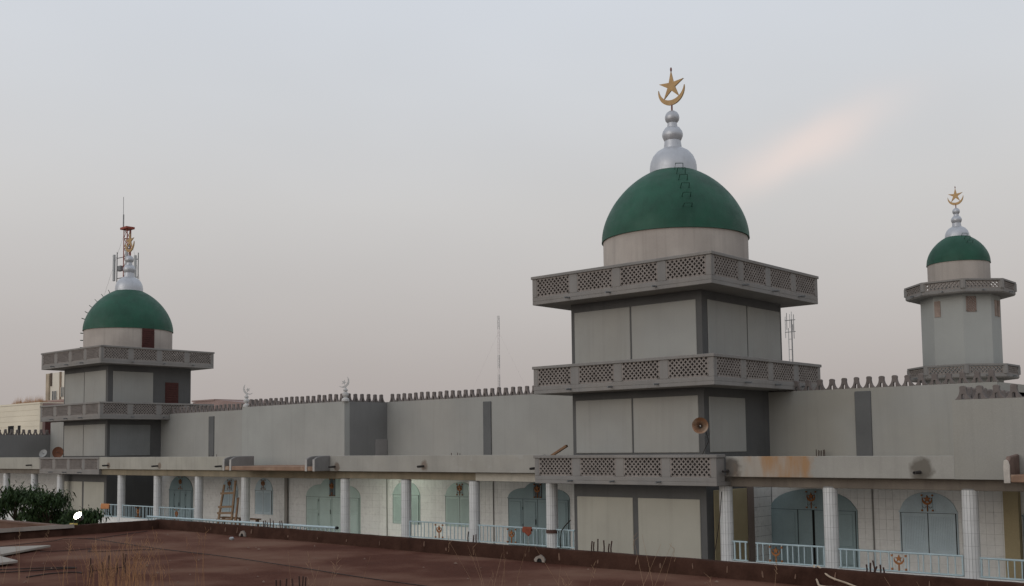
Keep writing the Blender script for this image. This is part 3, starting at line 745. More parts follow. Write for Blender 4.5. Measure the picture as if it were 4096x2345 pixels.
# ------------------------------------------------------------------ railings
RL = []
def railing(x0, x1, y, zt, zb, label, emblem_x=None, step=.235, group='pale blue railings between the gallery columns'):
    T = thing('railing', label, 'railing', ((x0+x1)/2, y, zb), group)
    part('top_rail', MB().tube([(x0, y, zt), (x1, y, zt)], .032, 8), rail_m, T, True)
    part('bottom_rail', BX(x0, x1, y-.018, y+.018, zb, zb+.045), rail_m, T)
    n = int((x1-x0)/step)
    bal = BX(-.015, .015, -.015, .015, zb+.04, zt-.02).mesh('baluster', rail_m)
    balw = BX(-.024, .024, -.024, .024, zb+.04, zt-.02).mesh('baluster', rail_m)
    for i in range(n+1):
        x = x0+.06+(x1-x0-.12)*i/n
        if emblem_x is not None and abs(x-emblem_x) < .30: continue
        place('baluster', balw if i in (0, n, n//2) else bal, T, (x, y, 0), (random.uniform(-.01, .01), random.uniform(-.012, .012), 0))
    if emblem_x is not None:
        zm = (zt+zb)/2
        e = part('emblem', MB().prism(crescent_poly(.165, .07, R(25), 14), -.016, .016), emb_m, T, loc=(emblem_x, y, zm+.08))
        part('star', MB().prism(star_poly(.125, .05), -.024, .024), emb_m, e, loc=(emblem_x, y, zm+.11))
        part('stem', BX(emblem_x-.02, emblem_x+.02, y-.02, y+.02, zb+.03, zm-.07), emb_m, e)
        for s_ in (-1, 1):
            po = place('emblem_post', bal, T, (emblem_x+s_*.225, y, 0))
            for z in (zb+.08, zt-.10): part('post_cap', BX(-.026, .026, -.026, .026, z-.035, z+.035), emb_m, po, loc=(emblem_x+s_*.225, y, 0))
    return T
railing(-11.36, -6.9, 34.1, -3.56, -4.14, 'pale blue railing in front of the beige pilaster beside the broken canopy', -9.55)
railing(-15.88, -11.83, 34.1, -3.53, -4.14, 'pale blue railing with bronze crescent emblem below the arched blue window', -13.86)
railing(-18.95, -16.36, 34.1, -3.49, -4.14, 'pale blue railing with bronze crescent emblem before the door left ajar', -18.18)
railing(-19.88, -19.27, 34.1, -3.47, -4.14, 'short pale blue railing stub against the cable-hung column beside the tall minaret')
railing(-27.98, -27.05, 34.1, -3.40, -4.10, 'short pale blue railing between a column and the tall minaret with a black hose')
railing(-32.37, -28.45, 34.1, -3.39, -4.10, 'pale blue railing with a rust-red cloth hung over it', -30.44)
railing(-36.72, -32.85, 34.1, -3.38, -4.10, 'pale blue railing with bronze emblem before the arched green-tinted windows', -34.8)
railing(-59.18, -55.1, 34.45, -3.39, -4.14, 'pale blue railing with a diagonal brace next to the timber ladder', -57.2)
railing(-63.5, -59.7, 34.45, -3.39, -4.14, 'pale blue railing with bronze emblem before the dark end bay', -61.6)
railing(-66.3, -64.0, 34.45, -3.39, -4.14, 'pale blue railing with an orange cloth beside the domed minaret with maroon shutter')
railing(-75.7, -72.2, 34.45, -3.39, -4.14, 'far pale railing behind the leafy mango trees')
# courtyard handrail
def handrail():
    T = thing('handrail', 'long pale blue tube handrail with a dark end cap in the courtyard', 'railing', (-43, 29, GZ))
    x0, x1, zt = -50.9, -35.75, -3.33
    part('top_rail', MB().tube([(x0, 29, zt-.03), (x1, 29, zt+.01)], .05, 10), rail_m, T, True)
    part('end_cap', MB().tube([(x1, 29, zt+.01), (x1+.10, 29, zt+.01)], .066, 10), black_m, T)
    part('bottom_rail', BX(x0, x1, 28.98, 29.02, -4.3, -4.24), rail_m, T)
    b = BX(-.02, .02, -.02, .02, GZ, zt-.03).mesh('baluster', rail_m)
    for i in range(52): place('baluster', b, T, (x0+.1+(x1-x0-.2)*i/51, 29, 0))
handrail()

# ------------------------------------------------------------------ things on and around the mosque
def portal_finial(label, x, y, z, flip):
    T = thing('crescent_finial', label, 'finial', (x, y, z), 'white crescent finials on the portal corners')
    white = mat('white_finial_paint', (.50, .49, .475), .1, .7, 4, .1, 40, .1)
    part('stem', MB().lathe([(0,0),(.20,0),(.21,.06),(.19,.14),(.10,.20),(.10,.24),(.15,.28),(.17,.36),(.15,.44),(.08,.49),(.08,.52),(.12,.56),(.12,.62),(.06,.67),(.04,.74),(0,.75)], (x, y), 20), white, T, True, loc=(0, 0, z))
    a = R(48)
    po = [(px*math.cos(a)-pz*math.sin(a), px*math.sin(a)+pz*math.cos(a)) for px, pz in crescent_poly(.33, .10, R(2), 16)]
    if flip < 0: po = [(-px, pz) for px, pz in po][::-1]
    part('crescent', MB().prism(po, -.03, .03), white, T, loc=(x-.10*flip, y-.08*flip, z+1.05), rot=(0, 0, R(38)))
    part('star', MB().prism(star_poly(.14, .055), -.025, .025), white, T, loc=(x-.06*flip, y-.05*flip, z+1.0), rot=(0, .3*flip, R(38)))
portal_finial('white crescent finial on the portal corner beside the dark side wall', -43.80, 36.15, ZC-.03, 1)
portal_finial('white crescent finial on the portal corner towards the shuttered minaret', -52.75, 36.2, ZC-.03, -1)

def horn():
    T = thing('horn_loudspeaker', 'rusty round horn loudspeaker on the tall minaret corner', 'loudspeaker', (-20.6, 33.6, .65))
    rot = (R(86), 0, R(30)); p = (-20.50, 33.15, .65)
    part('bell', MB().lathe([(.365, .20), (.37, .215), (.35, .20), (.27, .10), (.17, -.02), (.10, -.16), (.07, -.34), (.05, -.36), (.05, -.34), (.08, -.16), (.15, -.02), (.25, .09), (.335, .185), (.365, .20)], seg=40), horn_m, T, True, loc=p, rot=rot, scale=(.78,.78,.78))
    part('driver', MB().lathe([(0, -.60), (.09, -.60), (.10, -.56), (.10, -.36), (0, -.34)], seg=20), steel_m, T, True, loc=p, rot=rot, scale=(.78,.78,.78))
    part('reflector', MB().lathe([(0, .06), (.028, .05), (.03, .0), (.02, -.1), (0, -.1)], seg=12), whitesteel_m, T, True, loc=p, rot=rot, scale=(.78,.78,.78))
    part('bracket', MB().tube([(-20.62, 33.6, .55), (-20.68, 33.75, .3), (-20.72, 34.1, .25)], .02, 6), steel_m, T)
    part('lead', MB().tube([(-20.62, 33.7, .5), (-20.66, 33.95, .1), (-20.9, 33.98, -.28), (-20.98, 33.9, -.5)], .012, 5), cable_m, T)
horn()
def dish(name, label, p, r, rotz, tilt, m):
    T = thing(name, label, 'dish', (p[0], p[1], p[2]-r-.15), 'satellite dishes on the mosque roof')
    prof = [(r*i/8, .28*r*(i/8)**2) for i in range(9)]
    part('reflector', MB().lathe(prof+[(r, .28*r+.015)]+[(q, z+.02) for q, z in reversed(prof[1:-1])], seg=36), m, T, True, loc=p, rot=(R(tilt), 0, rotz))
    part('mount', MB().tube([(p[0], p[1]+.10, p[2]), (p[0], p[1]+.12, p[2]-r-.4)], .03, 8), steel_m, T)
    d = Euler((R(tilt), 0, rotz)).to_matrix() @ Vector((0, 0, 1))
    part('feed_arm', MB().tube([Vector(p)+d*.02, Vector(p)+d*(r*.85)], .012, 5), steel_m, T)
dish('satellite_dish', 'pale grey satellite dish on the gallery roof by the dark end wall', (-76.3, 35.3, -.13), .30, R(30), 65, dish_m)
dish('satellite_dish', 'large rusty brown satellite dish against the shuttered minaret', (-73.2, 34.9, -.05), .39, R(42), 82, rustd_m)
dish('satellite_dish', 'small pale satellite dish behind the merlons of the right portal', (-12.6, 43.0, 1.62), .30, R(70), 60, dish_m)

def ladder():
    T = thing('ladder', 'rough timber ladder leaning inside the gallery between two columns', 'ladder', (-53.2, 35.2, FLO))
    L0, L1 = ((-53.88, 35.0, FLO), (-53.95, 35.55, -2.0)), ((-52.50, 35.0, FLO), (-52.82, 35.55, -1.75))
    def bar(a, b, w, d):
        a, b = Vector(a), Vector(b); t = (b-a).normalized(); s_ = t.cross(Vector((0, 1, 0))).normalized(); q = t.cross(s_)
        return MB().add([tuple(p+s_*(w*i)+q*(d*j)) for p in (a, b) for i, j in ((-1,-1),(1,-1),(1,1),(-1,1))], [(0,1,2,3),(7,6,5,4),(0,4,5,1),(1,5,6,2),(2,6,7,3),(3,7,4,0)])
    part('rail', bar(*L0, .075, .03), wood2_m, T); part('rail', bar(*L1, .085, .03), wood2_m, T)
    for z in (-3.98, -3.60, -3.25, -2.48):
        f = (z-FLO)/(2.3+.56)
        part('rung', bar((-54.05-.03*f, 35.0+.55*f-.05, z-.03), (-52.46-.2*f, 35.0+.55*f-.05, z+.04), .06, .02), wood2_m, T)
    for lab, a, b in (('dark timber plank leaning by the ladder', (-52.10, 35.0, FLO), (-52.47, 35.5, -2.72)), ('dark timber plank propped against the gallery column', (-51.10, 35.0, FLO), (-51.5, 35.3, -2.70))):
        o = part('plank', bar(a, b, .075, .025), wood_m); tag(o, lab, 'plank')
        m_ = Vector(a).lerp(Vector(b), .45)
        part('batten', bar(Vector(a)+Vector((.03,-.05,0)), m_+Vector((.03,-.05,0)), .10, .02), wood_m, o)
    T2 = thing('trestle', 'low dark timber trestle under the ladder', 'trestle', (-52.4, 35.6, FLO))
    part('top', BX(-54.3, -50.6, 35.45, 35.75, -3.92, -3.85), wood_m, T2)
    for x in (-54.1, -52.4, -50.8): part('leg', BX(x, x+.07, 35.5, 35.7, FLO, -3.92), wood_m, T2)
    o = part('plank', bar((-29.75, 35.5, -.62), (-28.5, 35.5, .0), .045, .06), wood_m); tag(o, 'timber plank sticking up behind the lowest minaret balcony', 'plank')
ladder()

def cloth(name, label, x0, x1, y, zt, lens, m):
    b = MB(); n = 10; vs = []; fs = []
    for side, yo in ((0, -.05), (1, .05)):
        rows = 6
        for j in range(rows+1):
            for i in range(n+1):
                u = i/n; ln = lens(u) if side == 0 else .18
                zz = zt+.042-ln*j/rows
                vs.append((x0+(x1-x0)*u+.02*math.sin(j*1.3), y+yo*(1 if j else .3)+.010*math.sin(u*9+j*.6)*(j/rows), zz))
    W_ = n+1
    for side in (0, 1):
        o = side*7*W_
        for j in range(6):
            for i in range(n): fs.append((o+j*W_+i, o+j*W_+i+1, o+(j+1)*W_+i+1, o+(j+1)*W_+i))
    for i in range(n): fs.append((i, i+1, 7*W_+i+1, 7*W_+i))
    b.add(vs, fs)
    o = part(name, b, m, None, True); sm = o.modifiers.new('thick', 'SOLIDIFY'); sm.thickness = .012
    tag(o, label, 'cloth')
cloth('cloth', 'rust-red cloth draped over the gallery railing', -29.80, -29.30, 34.1, -3.39, lambda u: .24+.16*max(0, 1-abs(u-.62)*2.4), cloth_m)
cloth('cloth', 'orange cloth hung over the railing beside the shuttered minaret', -66.2, -65.1, 34.45, -3.39, lambda u: .36-.05*u, orangecl_m)
o = part('hose', MB().tube([(-27.15, 33.98, -2.98), (-27.4, 33.95, -3.2), (-27.62, 33.98, -3.42), (-27.72, 34.0, -3.75), (-27.74, 34.03, -4.1)], .022, 6), cable_m, None, True)
tag(o, 'black hose hooked over the short railing by the tall minaret', 'hose')
o = part('cable', MB().tube([(-20.12, 33.86, -1.7), (-20.13, 33.82, -2.0), (-20.18, 33.8, -2.6), (-20.3, 33.78, -3.3), (-20.42, 33.72, -4.0), (-20.55, 33.66, -4.6)], .014, 6), cable_m, None, True)
tag(o, 'thin black cable hanging down the white tiled column', 'cable')
for (xs, y, z, lab) in (((-18.75, -18.67, -18.60, -18.53, -18.45, -18.40), 38.6, -.92, 'row of short bare rebar stubs standing on the right gallery roof'), ((-36.95, -36.8, -37.35), 37.5, -.92, 'few bare rebar stubs on the gallery roof beside the dark strip'), ((-57.8, -57.4, -57.0), 37.0, -.92, 'bare rebar stubs on the gallery roof near the canopy fins')):
    b = MB()
    T = thing('starter_bars', lab, 'rebar', (xs[0], y, z))
    for x in xs: part('rebar', MB().tube([(x, y, z), (x+random.uniform(-.03, .03), y, z+.62+random.uniform(-.05, .06))], .016, 5), iron_m, T)

# lit lamp under the gallery roof whose glow falls on the tiles by the green-tinted door
T = thing('tube_lamp', 'lit fluorescent tube lamp under the gallery ceiling', 'lamp', (-42.0, 36.6, -1.3))
part('tube', MB().tube([(-42.7, 36.6, -1.34), (-41.4, 36.6, -1.34)], .022, 8), emis('tube_glow', (.90, 1.0, .84), 110), T)
part('batten', BX(-42.75, -41.35, 36.56, 36.64, -1.30, -1.12), whitesteel_m, T)

# ------------------------------------------------------------------ far buildings
def far_buildings():
    T = thing('block_building', 'beige block building with dry grass along its flat roof', 'building', (-146, 66, GZ))
    part('wall', BX(-165, -135.2, 62, 76, GZ, 6.10), beige_m, T)
    for i in range(16):
        part('block_course', BX(-165, -135.18, 61.94, 62.0, GZ+.1+i*.70, GZ+.1+i*.70+.672), beige_m, T)
    part('roof_edge', BX(-165, -135.15, 61.92, 76, 6.12, 6.34), beige_m, T)
    for x0, x1 in ((-144.2, -142.6), (-141.3, -140.6)):
        w = part('window', BX(x0, x1, 61.88, 61.95, 1.6, 3.47), black_m, T)
        part('frame', BX(x0-.08, x1+.08, 61.90, 61.96, 3.47, 3.58), beige_m, w)
    part('side_render', BX(-135.18, -135.05, 62.3, 75.5, GZ, 6.2), pink_m, T)
    part('side_window', BX(-135.06, -135.0, 62.6, 64.0, -1, 4.2), shut_m, T)
    b = MB()
    for i in range(700):
        x = -144.5+9.0*random.random()**1.0; h = .25+.6*random.random()*(1+.8*math.sin(x*2.1)); y = 62.2+random.random()
        a = random.uniform(-.3, .3); b.add([(x, y, 6.3), (x+.05, y, 6.3), (x+a+.02, y, 6.3+max(.1, h))], [(0, 1, 2)])
    o = part('dry_grass', b, straw2_m); tag(o, 'reddish dry grass growing along the roof of the beige block building', 'grass', kind='stuff')
    T = thing('tall_building', 'tall pale building with stained grooves and two windows behind the shuttered minaret', 'building', (-165, 88, GZ))
    part('wall', BX(-172.0, -158, 80, 96, GZ, 12.7), white_m, T)
    part('corner_pier', BX(-172.15, -171.1, 79.75, 80, GZ, 12.65), mat('stained_pier', (.40, .33, .25), .2, .95, .6, .2, 10, .3), T)
    part('groove', BX(-170.95, -170.4, 79.9, 80.02, 10.6, 12.72), mat('soot_groove', (.10, .075, .06), .3, .95, 1, 0), T)
    part('groove', BX(-167.75, -167.2, 79.9, 80.02, 8.2, 12.75), mat('brown_groove', (.24, .18, .13), .3, .95, 1, 0), T)
    for (x0, x1, z0, z1) in ((-170.2, -168.7, 8.2, 9.75), (-167.15, -166.1, 8.75, 10.25)):
        w = part('window', BX(x0, x1, 79.92, 80.02, z0, z1), mat('far_glass', (.09, .10, .11), .1, .3, 1, 0), T)
        for xx in (x0, (x0+x1)/2, x1): part('mullion', BX(xx-.05, xx+.05, 79.86, 79.92, z0, z1), white_m, w)
    T = thing('pink_wall_building', 'low dull pink building under the tall pale one', 'building', (-148, 72, GZ))
    part('wall', BX(-153.2, -140, 70, 78, GZ, 7.05), pink_m, T); part('coping', BX(-153.3, -139.9, 69.9, 78.1, 7.05, 7.28), pink_m, T)
    T = thing('pink_wall_building', 'long low pink parapet building behind the left hall merlons', 'building', (-112, 78, GZ))
    part('wall', MB().prism([(-121, GZ), (-121, 6.05), (-119.4, 6.12), (-115, 6.15), (-109, 5.55), (-104, 5.2), (-104, GZ)], 75, 84), pink_m, T)
    part('coping', BX(-121.1, -116, 74.9, 84.1, 6.12, 6.30), pink_m, T)
far_buildings()

# ------------------------------------------------------------------ masts
def lattice_mast(T, x, y, z0, z1, w, bay, mats, r=.04):
    n = int((z1-z0)/bay); cs = [(x+w*math.cos(a), y+w*math.sin(a)) for a in (R(90), R(210), R(330))]
    for i in range(n):
        za, zb = z0+(z1-z0)*i/n, z0+(z1-z0)*(i+1)/n; b = MB()
        for k in range(3):
            (xa, ya), (xb, yb) = cs[k], cs[(k+1) % 3]
            b.tube([(xa, ya, za), (xa, ya, zb)], r, 5); b.tube([(xa, ya, za), (xb, yb, zb)], r*.6, 4); b.tube([(xa, ya, zb), (xb, yb, zb)], r*.6, 4)
        part('mast_section', b, mats(i, n), T)
T = thing('radio_mast', 'red lattice radio mast with panel antennas behind the shuttered minaret dome', 'mast', (-110.4, 60, GZ))
lattice_mast(T, -110.4, 60, GZ, 24.7, .42, 1.1, lambda i, n: redsteel_m if (i//4) % 2 == 0 or i > n-6 else whitesteel_m, .055)
part('top_frame', BX(-111.1, -109.7, 59.5, 60.5, 24.62, 24.85), redsteel_m, T)
part('whip', MB().tube([(-111.1, 59.9, 24.8), (-111.1, 59.9, 26.4)], .08, 6), steel_m, T)
part('whip_tip', MB().tube([(-111.13, 59.9, 26.4), (-111.16, 59.9, 28.4)], .028, 5), steel_m, T)
for x, y, z0, z1 in ((-112.5, 59.6, 19.0, 22.0), (-108.6, 60.0, 18.8, 21.5), (-109.4, 59.4, 19.8, 22.6)):
    part('panel_antenna', BX(x-.15, x+.15, y-.12, y+.12, z0, z1), ant_m, T, bevel=.05)
    part('antenna_pole', MB().tube([(x+.1, y+.3, z0-.4), (x+.1, y+.3, z1+.3)], .06, 6), steel_m, T)
    for z in (z0+.3, z1-.4): part('antenna_arm', MB().tube([(x+.1, y+.3, z), (-110.4, 60, z)], .05, 5), steel_m, T)
part('radio_unit', BX(-112.2, -111.5, 59.8, 60.2, 20.1, 20.7), steel_m, T, bevel=.04)
part('guy_wire', MB().tube([(-110.9, 60, 24.5), (-119, 58, 6)], .010, 4), steel_m, T)
part('guy_wire', MB().tube([(-109.9, 60, 24.5), (-106, 62, 6)], .010, 4), steel_m, T)
T = thing('guyed_mast', 'distant thin guyed mast in red and white bands above the centre wall', 'mast', (-182.1, 200, GZ))
lattice_mast(T, -182.1, 200, GZ, 33.0, .30, 1.6, lambda i, n: steel_m if (n-i-1) % 9 in (0, 1, 6, 7) else mat('far_white_mast', (.62, .57, .56), .05, .7, 2, 0), .032)
for dx in (-10, 10): part('guy_wire', MB().tube([(-182.1, 200, 29), (-182.1+dx, 200+dx*.5, 6)], .012, 4), mat('far_wire', (.55, .50, .49), .05, .7, 2, 0), T)
T = thing('cell_mast', 'distant cellular mast with a crown of antennas right of the tall minaret', 'mast', (-76.3, 150, GZ))
part('pole', MB().tube([(-76.2, 150, GZ), (-76.2, 150, 18.8)], .10, 8), steel_m, T)
part('pole', MB().tube([(-76.75, 150, GZ), (-76.75, 150, 17.5)], .06, 6), ant_m, T)
for i in range(9): part('strut', MB().tube([(-76.75, 150, 3+i*1.6), (-76.2, 150, 3+i*1.6)], .04, 5), steel_m, T)
for k, (dx, z0, z1) in enumerate(((-.95, 16, 19.3), (-.55, 17.2, 19.8), (.1, 18, 20.0), (.6, 15.8, 19.5), (-.2, 17.5, 19.6), (.45, 17.0, 18.0))):
    part('antenna', MB().tube([(-76.3+dx, 150-.3*(k % 2), z0), (-76.3+dx, 150-.3*(k % 2), z1)], .05, 6), steel_m if k % 2 else ant_m, T)
part('crown', MB().tube([(-77.3, 150, 18.7), (-75.6, 150, 18.7)], .06, 6), steel_m, T)
part('crown', MB().tube([(-77.3, 150, 16.9), (-75.6, 150, 16.9)], .06, 6), steel_m, T)

# ------------------------------------------------------------------ trees in the courtyard
def mango(label, x, y, zc, rx, rz, n):
    T = thing('mango_tree', label, 'tree', (x, y, GZ), 'mango trees in the courtyard')
    tb = MB(); tips = []
    tb.tube([(x, y, GZ), (x+.05, y, GZ+.6), (x-.03, y+.05, zc-rz*.7)], .11, 8, .07)
    for k in range(13):
        a = k*2.4; e = random.uniform(.2, 1.0); rr = random.uniform(.55, .95)
        tip = Vector((x+rx*rr*math.cos(a), y+rx*rr*math.sin(a), zc+rz*(e*1.5-.6)))
        tb.tube([(x, y, zc-rz*.75), Vector((x, y, zc-rz*.4)).lerp(tip, .5)+Vector((0, 0, .15)), tip], .045, 5, .012); tips.append(tip)
    tips.append(Vector((x, y, zc+rz*.8)))
    part('trunk', tb, bark_m, T)
    for m_, share in ((leaf_m, .7), (leaf2_m, .3)):
        b = MB()
        for i in range(int(n*share)):
            tp = random.choice(tips); s_ = rx*.24
            c = tp+Vector((random.gauss(0, s_), random.gauss(0, s_), random.gauss(0, rz*.22)))
            # leaves hang in whorls, drooping from the twig end
            az = random.uniform(0, 2*math.pi); dr = random.uniform(-1.1, .25); ln = random.uniform(.20, .38); w = ln*.13
            d = Vector((math.cos(az)*math.cos(dr), math.sin(az)*math.cos(dr), math.sin(dr)))
            s2 = d.cross(Vector((0, 0, 1))).normalized(); mid_ = c+d*(ln*.45)+Vector((0, 0, .02))
            e_ = c+d*ln+Vector((0, 0, -.35*ln))
            b.add([c, mid_+s2*w, e_, mid_-s2*w], [(0, 1, 2, 3)])
        part('crown', b, m_, T)
mango('dark bushy mango tree at the edge, before the far columns', -57.4, 25.2, -2.95, 1.25, .95, 2800)
mango('dark mango tree with drooping leaves next to the cream minaret base', -53.5, 25.0, -3.05, 1.0, .90, 2300)
mango('small mango tree beside the lit floodlight', -49.75, 25.0, -3.35, .75, .55, 1300)
mango('low mango shrub tree behind the floodlight', -51.6, 25.2, -3.75, .6, .35, 600)
mango('low mango tree between the two larger ones', -55.3, 25.6, -4.05, .8, .35, 800)

# ------------------------------------------------------------------ foreground building with its flat roof
FB = thing('flat_roofed_building', 'low building with a reddish brown flat roof and sooty kerb', 'building', (-10, 5, GZ))
ZF = -2.27
def kerb_y(x): return 16.75-.027*(x+28.2)          # centre line of the far kerb: not quite square to the side kerb
def kp(x):
    yn = 16.75-.027*(x*.985+28.2); return x*yn/16.9, yn
def uneven_roof():
    b = MB(); nx, ny = 70, 40; x0, x1, y0, y1 = -28.62, 14, -16, 16.82
    from mathutils import noise
    vs = []
    for j in range(ny+1):
        for i in range(nx+1):
            x = x0+(x1-x0)*i/nx; y = y0+(kerb_y(x)-y0)*j/ny
            vs.append((x, y, ZF+.018*noise.noise((x*.35, y*.35, 0))+.008*noise.noise((x*1.7, y*1.7, 3))))
    fs = [(j*(nx+1)+i, j*(nx+1)+i+1, (j+1)*(nx+1)+i+1, (j+1)*(nx+1)+i) for j in range(ny) for i in range(nx)]
    return b.add(vs, fs)
part('roof_deck', uneven_roof(), roof_m, FB, True)
_w = [(-28.75, -16), (14, -16), (14, kerb_y(14)+.08), (-28.75, kerb_y(-28.75)+.08)]
part('wall', MB().add([(x, y, z) for z in (GZ, ZF-.08) for x, y in _w], [(0,3,2,1),(4,5,6,7),(0,1,5,4),(1,2,6,5),(2,3,7,6),(3,0,4,7)]), kerb_m, FB)
def rough_kerb(along, a0, a1, c0, c1, z0, z1, n):
    """kerb with an uneven hand-cast top edge"""
    from mathutils import noise
    b = MB(); vs = []
    for i in range(n+1):
        t = a0+(a1-a0)*i/n; j = .018*noise.noise((t*1.1, 0, 0))+.010*noise.noise((t*4.3, 5, 0)); k = .02*noise.noise((t*1.7, 9, 0))
        prof = ((c0-.03, z0-.05), (c0+k*.5-.005, z0+.05), (c0+.012+k*.4, z1+j-.03), (c0+.035, z1+j), (c1-.03, z1+j*.6), (c1, z1-.03), (c1, z0-.3))
        for c, z in prof: vs.append((t, c+kerb_y(t), z) if along == 'x' else (-c, t, z))
    m_ = 7
    fs = [(i*m_+k, (i+1)*m_+k, (i+1)*m_+k+1, i*m_+k+1) for i in range(n) for k in range(m_-1)]
    fs += [tuple(range(m_)), tuple(range(n*m_, n*m_+m_))[::-1]]
    return b.add(vs, fs)
part('kerb', rough_kerb('x', -28.85, 14, -.11, .11, ZF, -2.0, 240), kerb_m, FB, True)
part('kerb', rough_kerb('y', -16, 16.66, 28.60, 28.86, ZF, -2.01, 180), kerb_m, FB, True)
part('kerb_capping', rough_kerb('y', 6, 14.1, 28.585, 28.88, -2.02, -1.985, 60), kerbtop_m, FB, True)
# chipped render, drain openings
for x in (-26.1, -25.4, -24.85, -24.2, -22.6, -21.4, -20.3, -19.1, -17.6, -16.9, -15.1, -14.6, -13.7, -12.75, -11.85, -11.3, -10.6, -9.9, -9.2, -8.6, -7.9, -6.35, -5.2, -4.4):
    h = random.uniform(.04, .15); w = random.uniform(.006, .020); z0 = random.uniform(-2.2, -2.14)
    poly = [(-w, 0), (w*.7, -.01), (w*1.1, h*.4), (w*.5, h), (-w*.3, h*.95), (-w*1.2, h*.5)]
    xk, yk = kp(x)
    part('render_chip', MB().prism(poly, -.008, .02), chip_m, FB, loc=(xk, yk-.118, z0), rot=(R(-4), random.uniform(-.2, .2), 0))
def drain(x):
    x, yk = kp(x)
    pts = [(math.cos(a)*(.115+.035*random.random()), math.sin(a)*(.12+.035*random.random())) for a in [math.pi*i/9 for i in range(10)]]
    inn = [(math.cos(a)*.07, math.sin(a)*.075) for a in [math.pi*i/9 for i in range(9, -1, -1)]]
    o = part('drain_surround', MB().prism(pts+inn, -.035, .02), kerbtop_m, FB, loc=(x, yk-.135, ZF+.005), rot=(R(-4), 0, 0))
    part('drain_hole', MB().prism([(-.07, 0)]+[(math.cos(a)*.07, math.sin(a)*.075) for a in [math.pi*i/9 for i in range(9, -1, -1)]], -.012, .02), black_m, o, loc=(x, yk-.135, ZF+.005), rot=(R(-4), 0, 0))
drain(-14.19); drain(-24.55)
# starter bars
def bars(pts):
    for (x, y, z0, z1) in pts:
        if y == 16.92: x, y = kp(x); z1 *= y/16.9
        part('rebar', MB().tube([(x, y, z0), (x+random.uniform(-.012, .012), y+random.uniform(-.012, .012), (z0+z1)/2), (x+random.uniform(-.02, .02), y, z1)], .013, 6), iron_m, FB)
bars([(x, 16.92, -2.05, z) for x, z in ((-12.99, -1.87), (-12.93, -1.88), (-12.84, -1.82), (-12.69, -1.84), (-12.57, -1.90), (-12.51, -1.845))])
bars([(x, 16.92, -2.05, z) for x, z in ((-7.41, -1.97), (-7.34, -1.94), (-7.28, -1.90), (-7.25, -1.99), (-7.18, -1.96), (-7.11, -2.0))])
bars([(x, 16.92, -2.05, z) for x, z in ((-23.82, -1.87), (-23.75, -1.86), (-23.66, -1.9), (-23.54, -1.80), (-23.4, -1.85), (-23.1, -1.85), (-23.02, -1.84))])
bars([(x, 16.92, -2.05, z) for x, z in ((-16.35, -1.83), (-16.2, -1.9), (-16.1, -1.88), (-27.3, -1.82), (-27.0, -1.84), (-26.7, -1.84))][:3])
bars([(x, y, ZF, -1.88) for x, y in ((-12.99, 9.44), (-12.95, 9.47), (-12.99, 9.61), (-12.91, 9.67), (-13.07, 9.91), (-13.03, 9.94), (-12.92, 9.9))])
for (x, y, z) in ((-18.72, 9.55, -1.92), (-18.75, 9.6, -2.05), (-18.66, 9.75, -2.0), (-18.72, 9.9, -1.9), (-18.78, 10.1, -1.98), (-18.74, 10.2, -1.88), (-18.70, 10.22, -1.90)):
    bars([(x, y, ZF, z)])
part('tie_bar', MB().tube([(-18.72, 9.55, -2.15), (-18.74, 10.22, -2.14)], .010, 5), iron_m, FB)

# annex beyond the left kerb
T = thing('annex_building', 'low brown annex wall beyond the grey-capped kerb', 'building', (-40, 18, GZ))
part('wall', BX(-52, -34.6, 16.85, 17.1, GZ, -2.50), mat('annex_brown', (.13, .075, .055), .15, .95, 1.5, .4, 20, .1), T)
part('coping', BX(-52, -34.58, 16.82, 17.13, -2.50, -2.44), mat('annex_brown', (.13, .075, .055)), T)

# things lying on the roof
def slab_on_roof(label, pts, t):
    b = MB(); n = len(pts)
    b.add([(x, y, ZF+.02+lift) for x, y, lift in pts]+[(x, y, ZF+.02+lift+t) for x, y, lift in pts], [tuple(range(n))[::-1], tuple(range(n, 2*n))]+[(i, (i+1) % n, (i+1) % n+n, i+n) for i in range(n)])
    o = part('board', b, board_m, bevel=.006); tag(o, label, 'board')
slab_on_roof('pale flat board lying on the brown roof, its corner pointing to the kerb', [(-24.95, 11.75, .03), (-25.6, 10.6, .03), (-25.2, 8.9, .03), (-23.75, 9.9, .0)], .05)
slab_on_roof('smaller pale board on the brown roof in front of the other board', [(-22.1, 9.74, .02), (-23.4, 9.85, .05), (-23.6, 8.6, .05), (-22.0, 9.0, .0)], .05)
def cord(label, pts, r=.008, m=cable_m, nm='cable'):
    P = [Vector(p) for p in pts]; out_ = []
    for i in range(len(P)-1):
        p0, p1, p2, p3 = P[max(i-1, 0)], P[i], P[i+1], P[min(i+2, len(P)-1)]
        for k in range(8):
            t = k/8; out_.append(.5*((2*p1)+(p2-p0)*t+(2*p0-5*p1+4*p2-p3)*t*t+(3*p1-p0-3*p2+p3)*t**3))
    out_.append(P[-1])
    o = part(nm, MB().tube(out_, r, 6), m, None, True); tag(o, label, 'cable' if nm == 'cable' else 'hose'); return o
z = ZF+.022
cord('black cable looping over the brown roof towards the left kerb', [(-26.2, 10.6, z), (-26.75, 12.0, z), (-26.95, 12.75, z), (-27.1, 13.2, z+.03), (-26.8, 13.8, z), (-27.2, 14.6, z), (-27.9, 15.9, z)])
cord('black cable running across the middle of the brown roof', [(-27.3, 13.6, z), (-26.2, 13.6, z), (-24.5, 13.4, z), (-22.5, 13.2, z), (-19.81, 13.08, z), (-17.0, 12.75, z), (-14.5, 12.4, z), (-12.0, 12.2, z)])
cord('short curled black cable on the roof beside the rebar cage', [(-24.3, 11.2, z), (-24.0, 11.8, z), (-23.7, 12.1, z+.03), (-23.3, 11.9, z), (-22.83, 12.76, z), (-22.5, 13.0, z)])
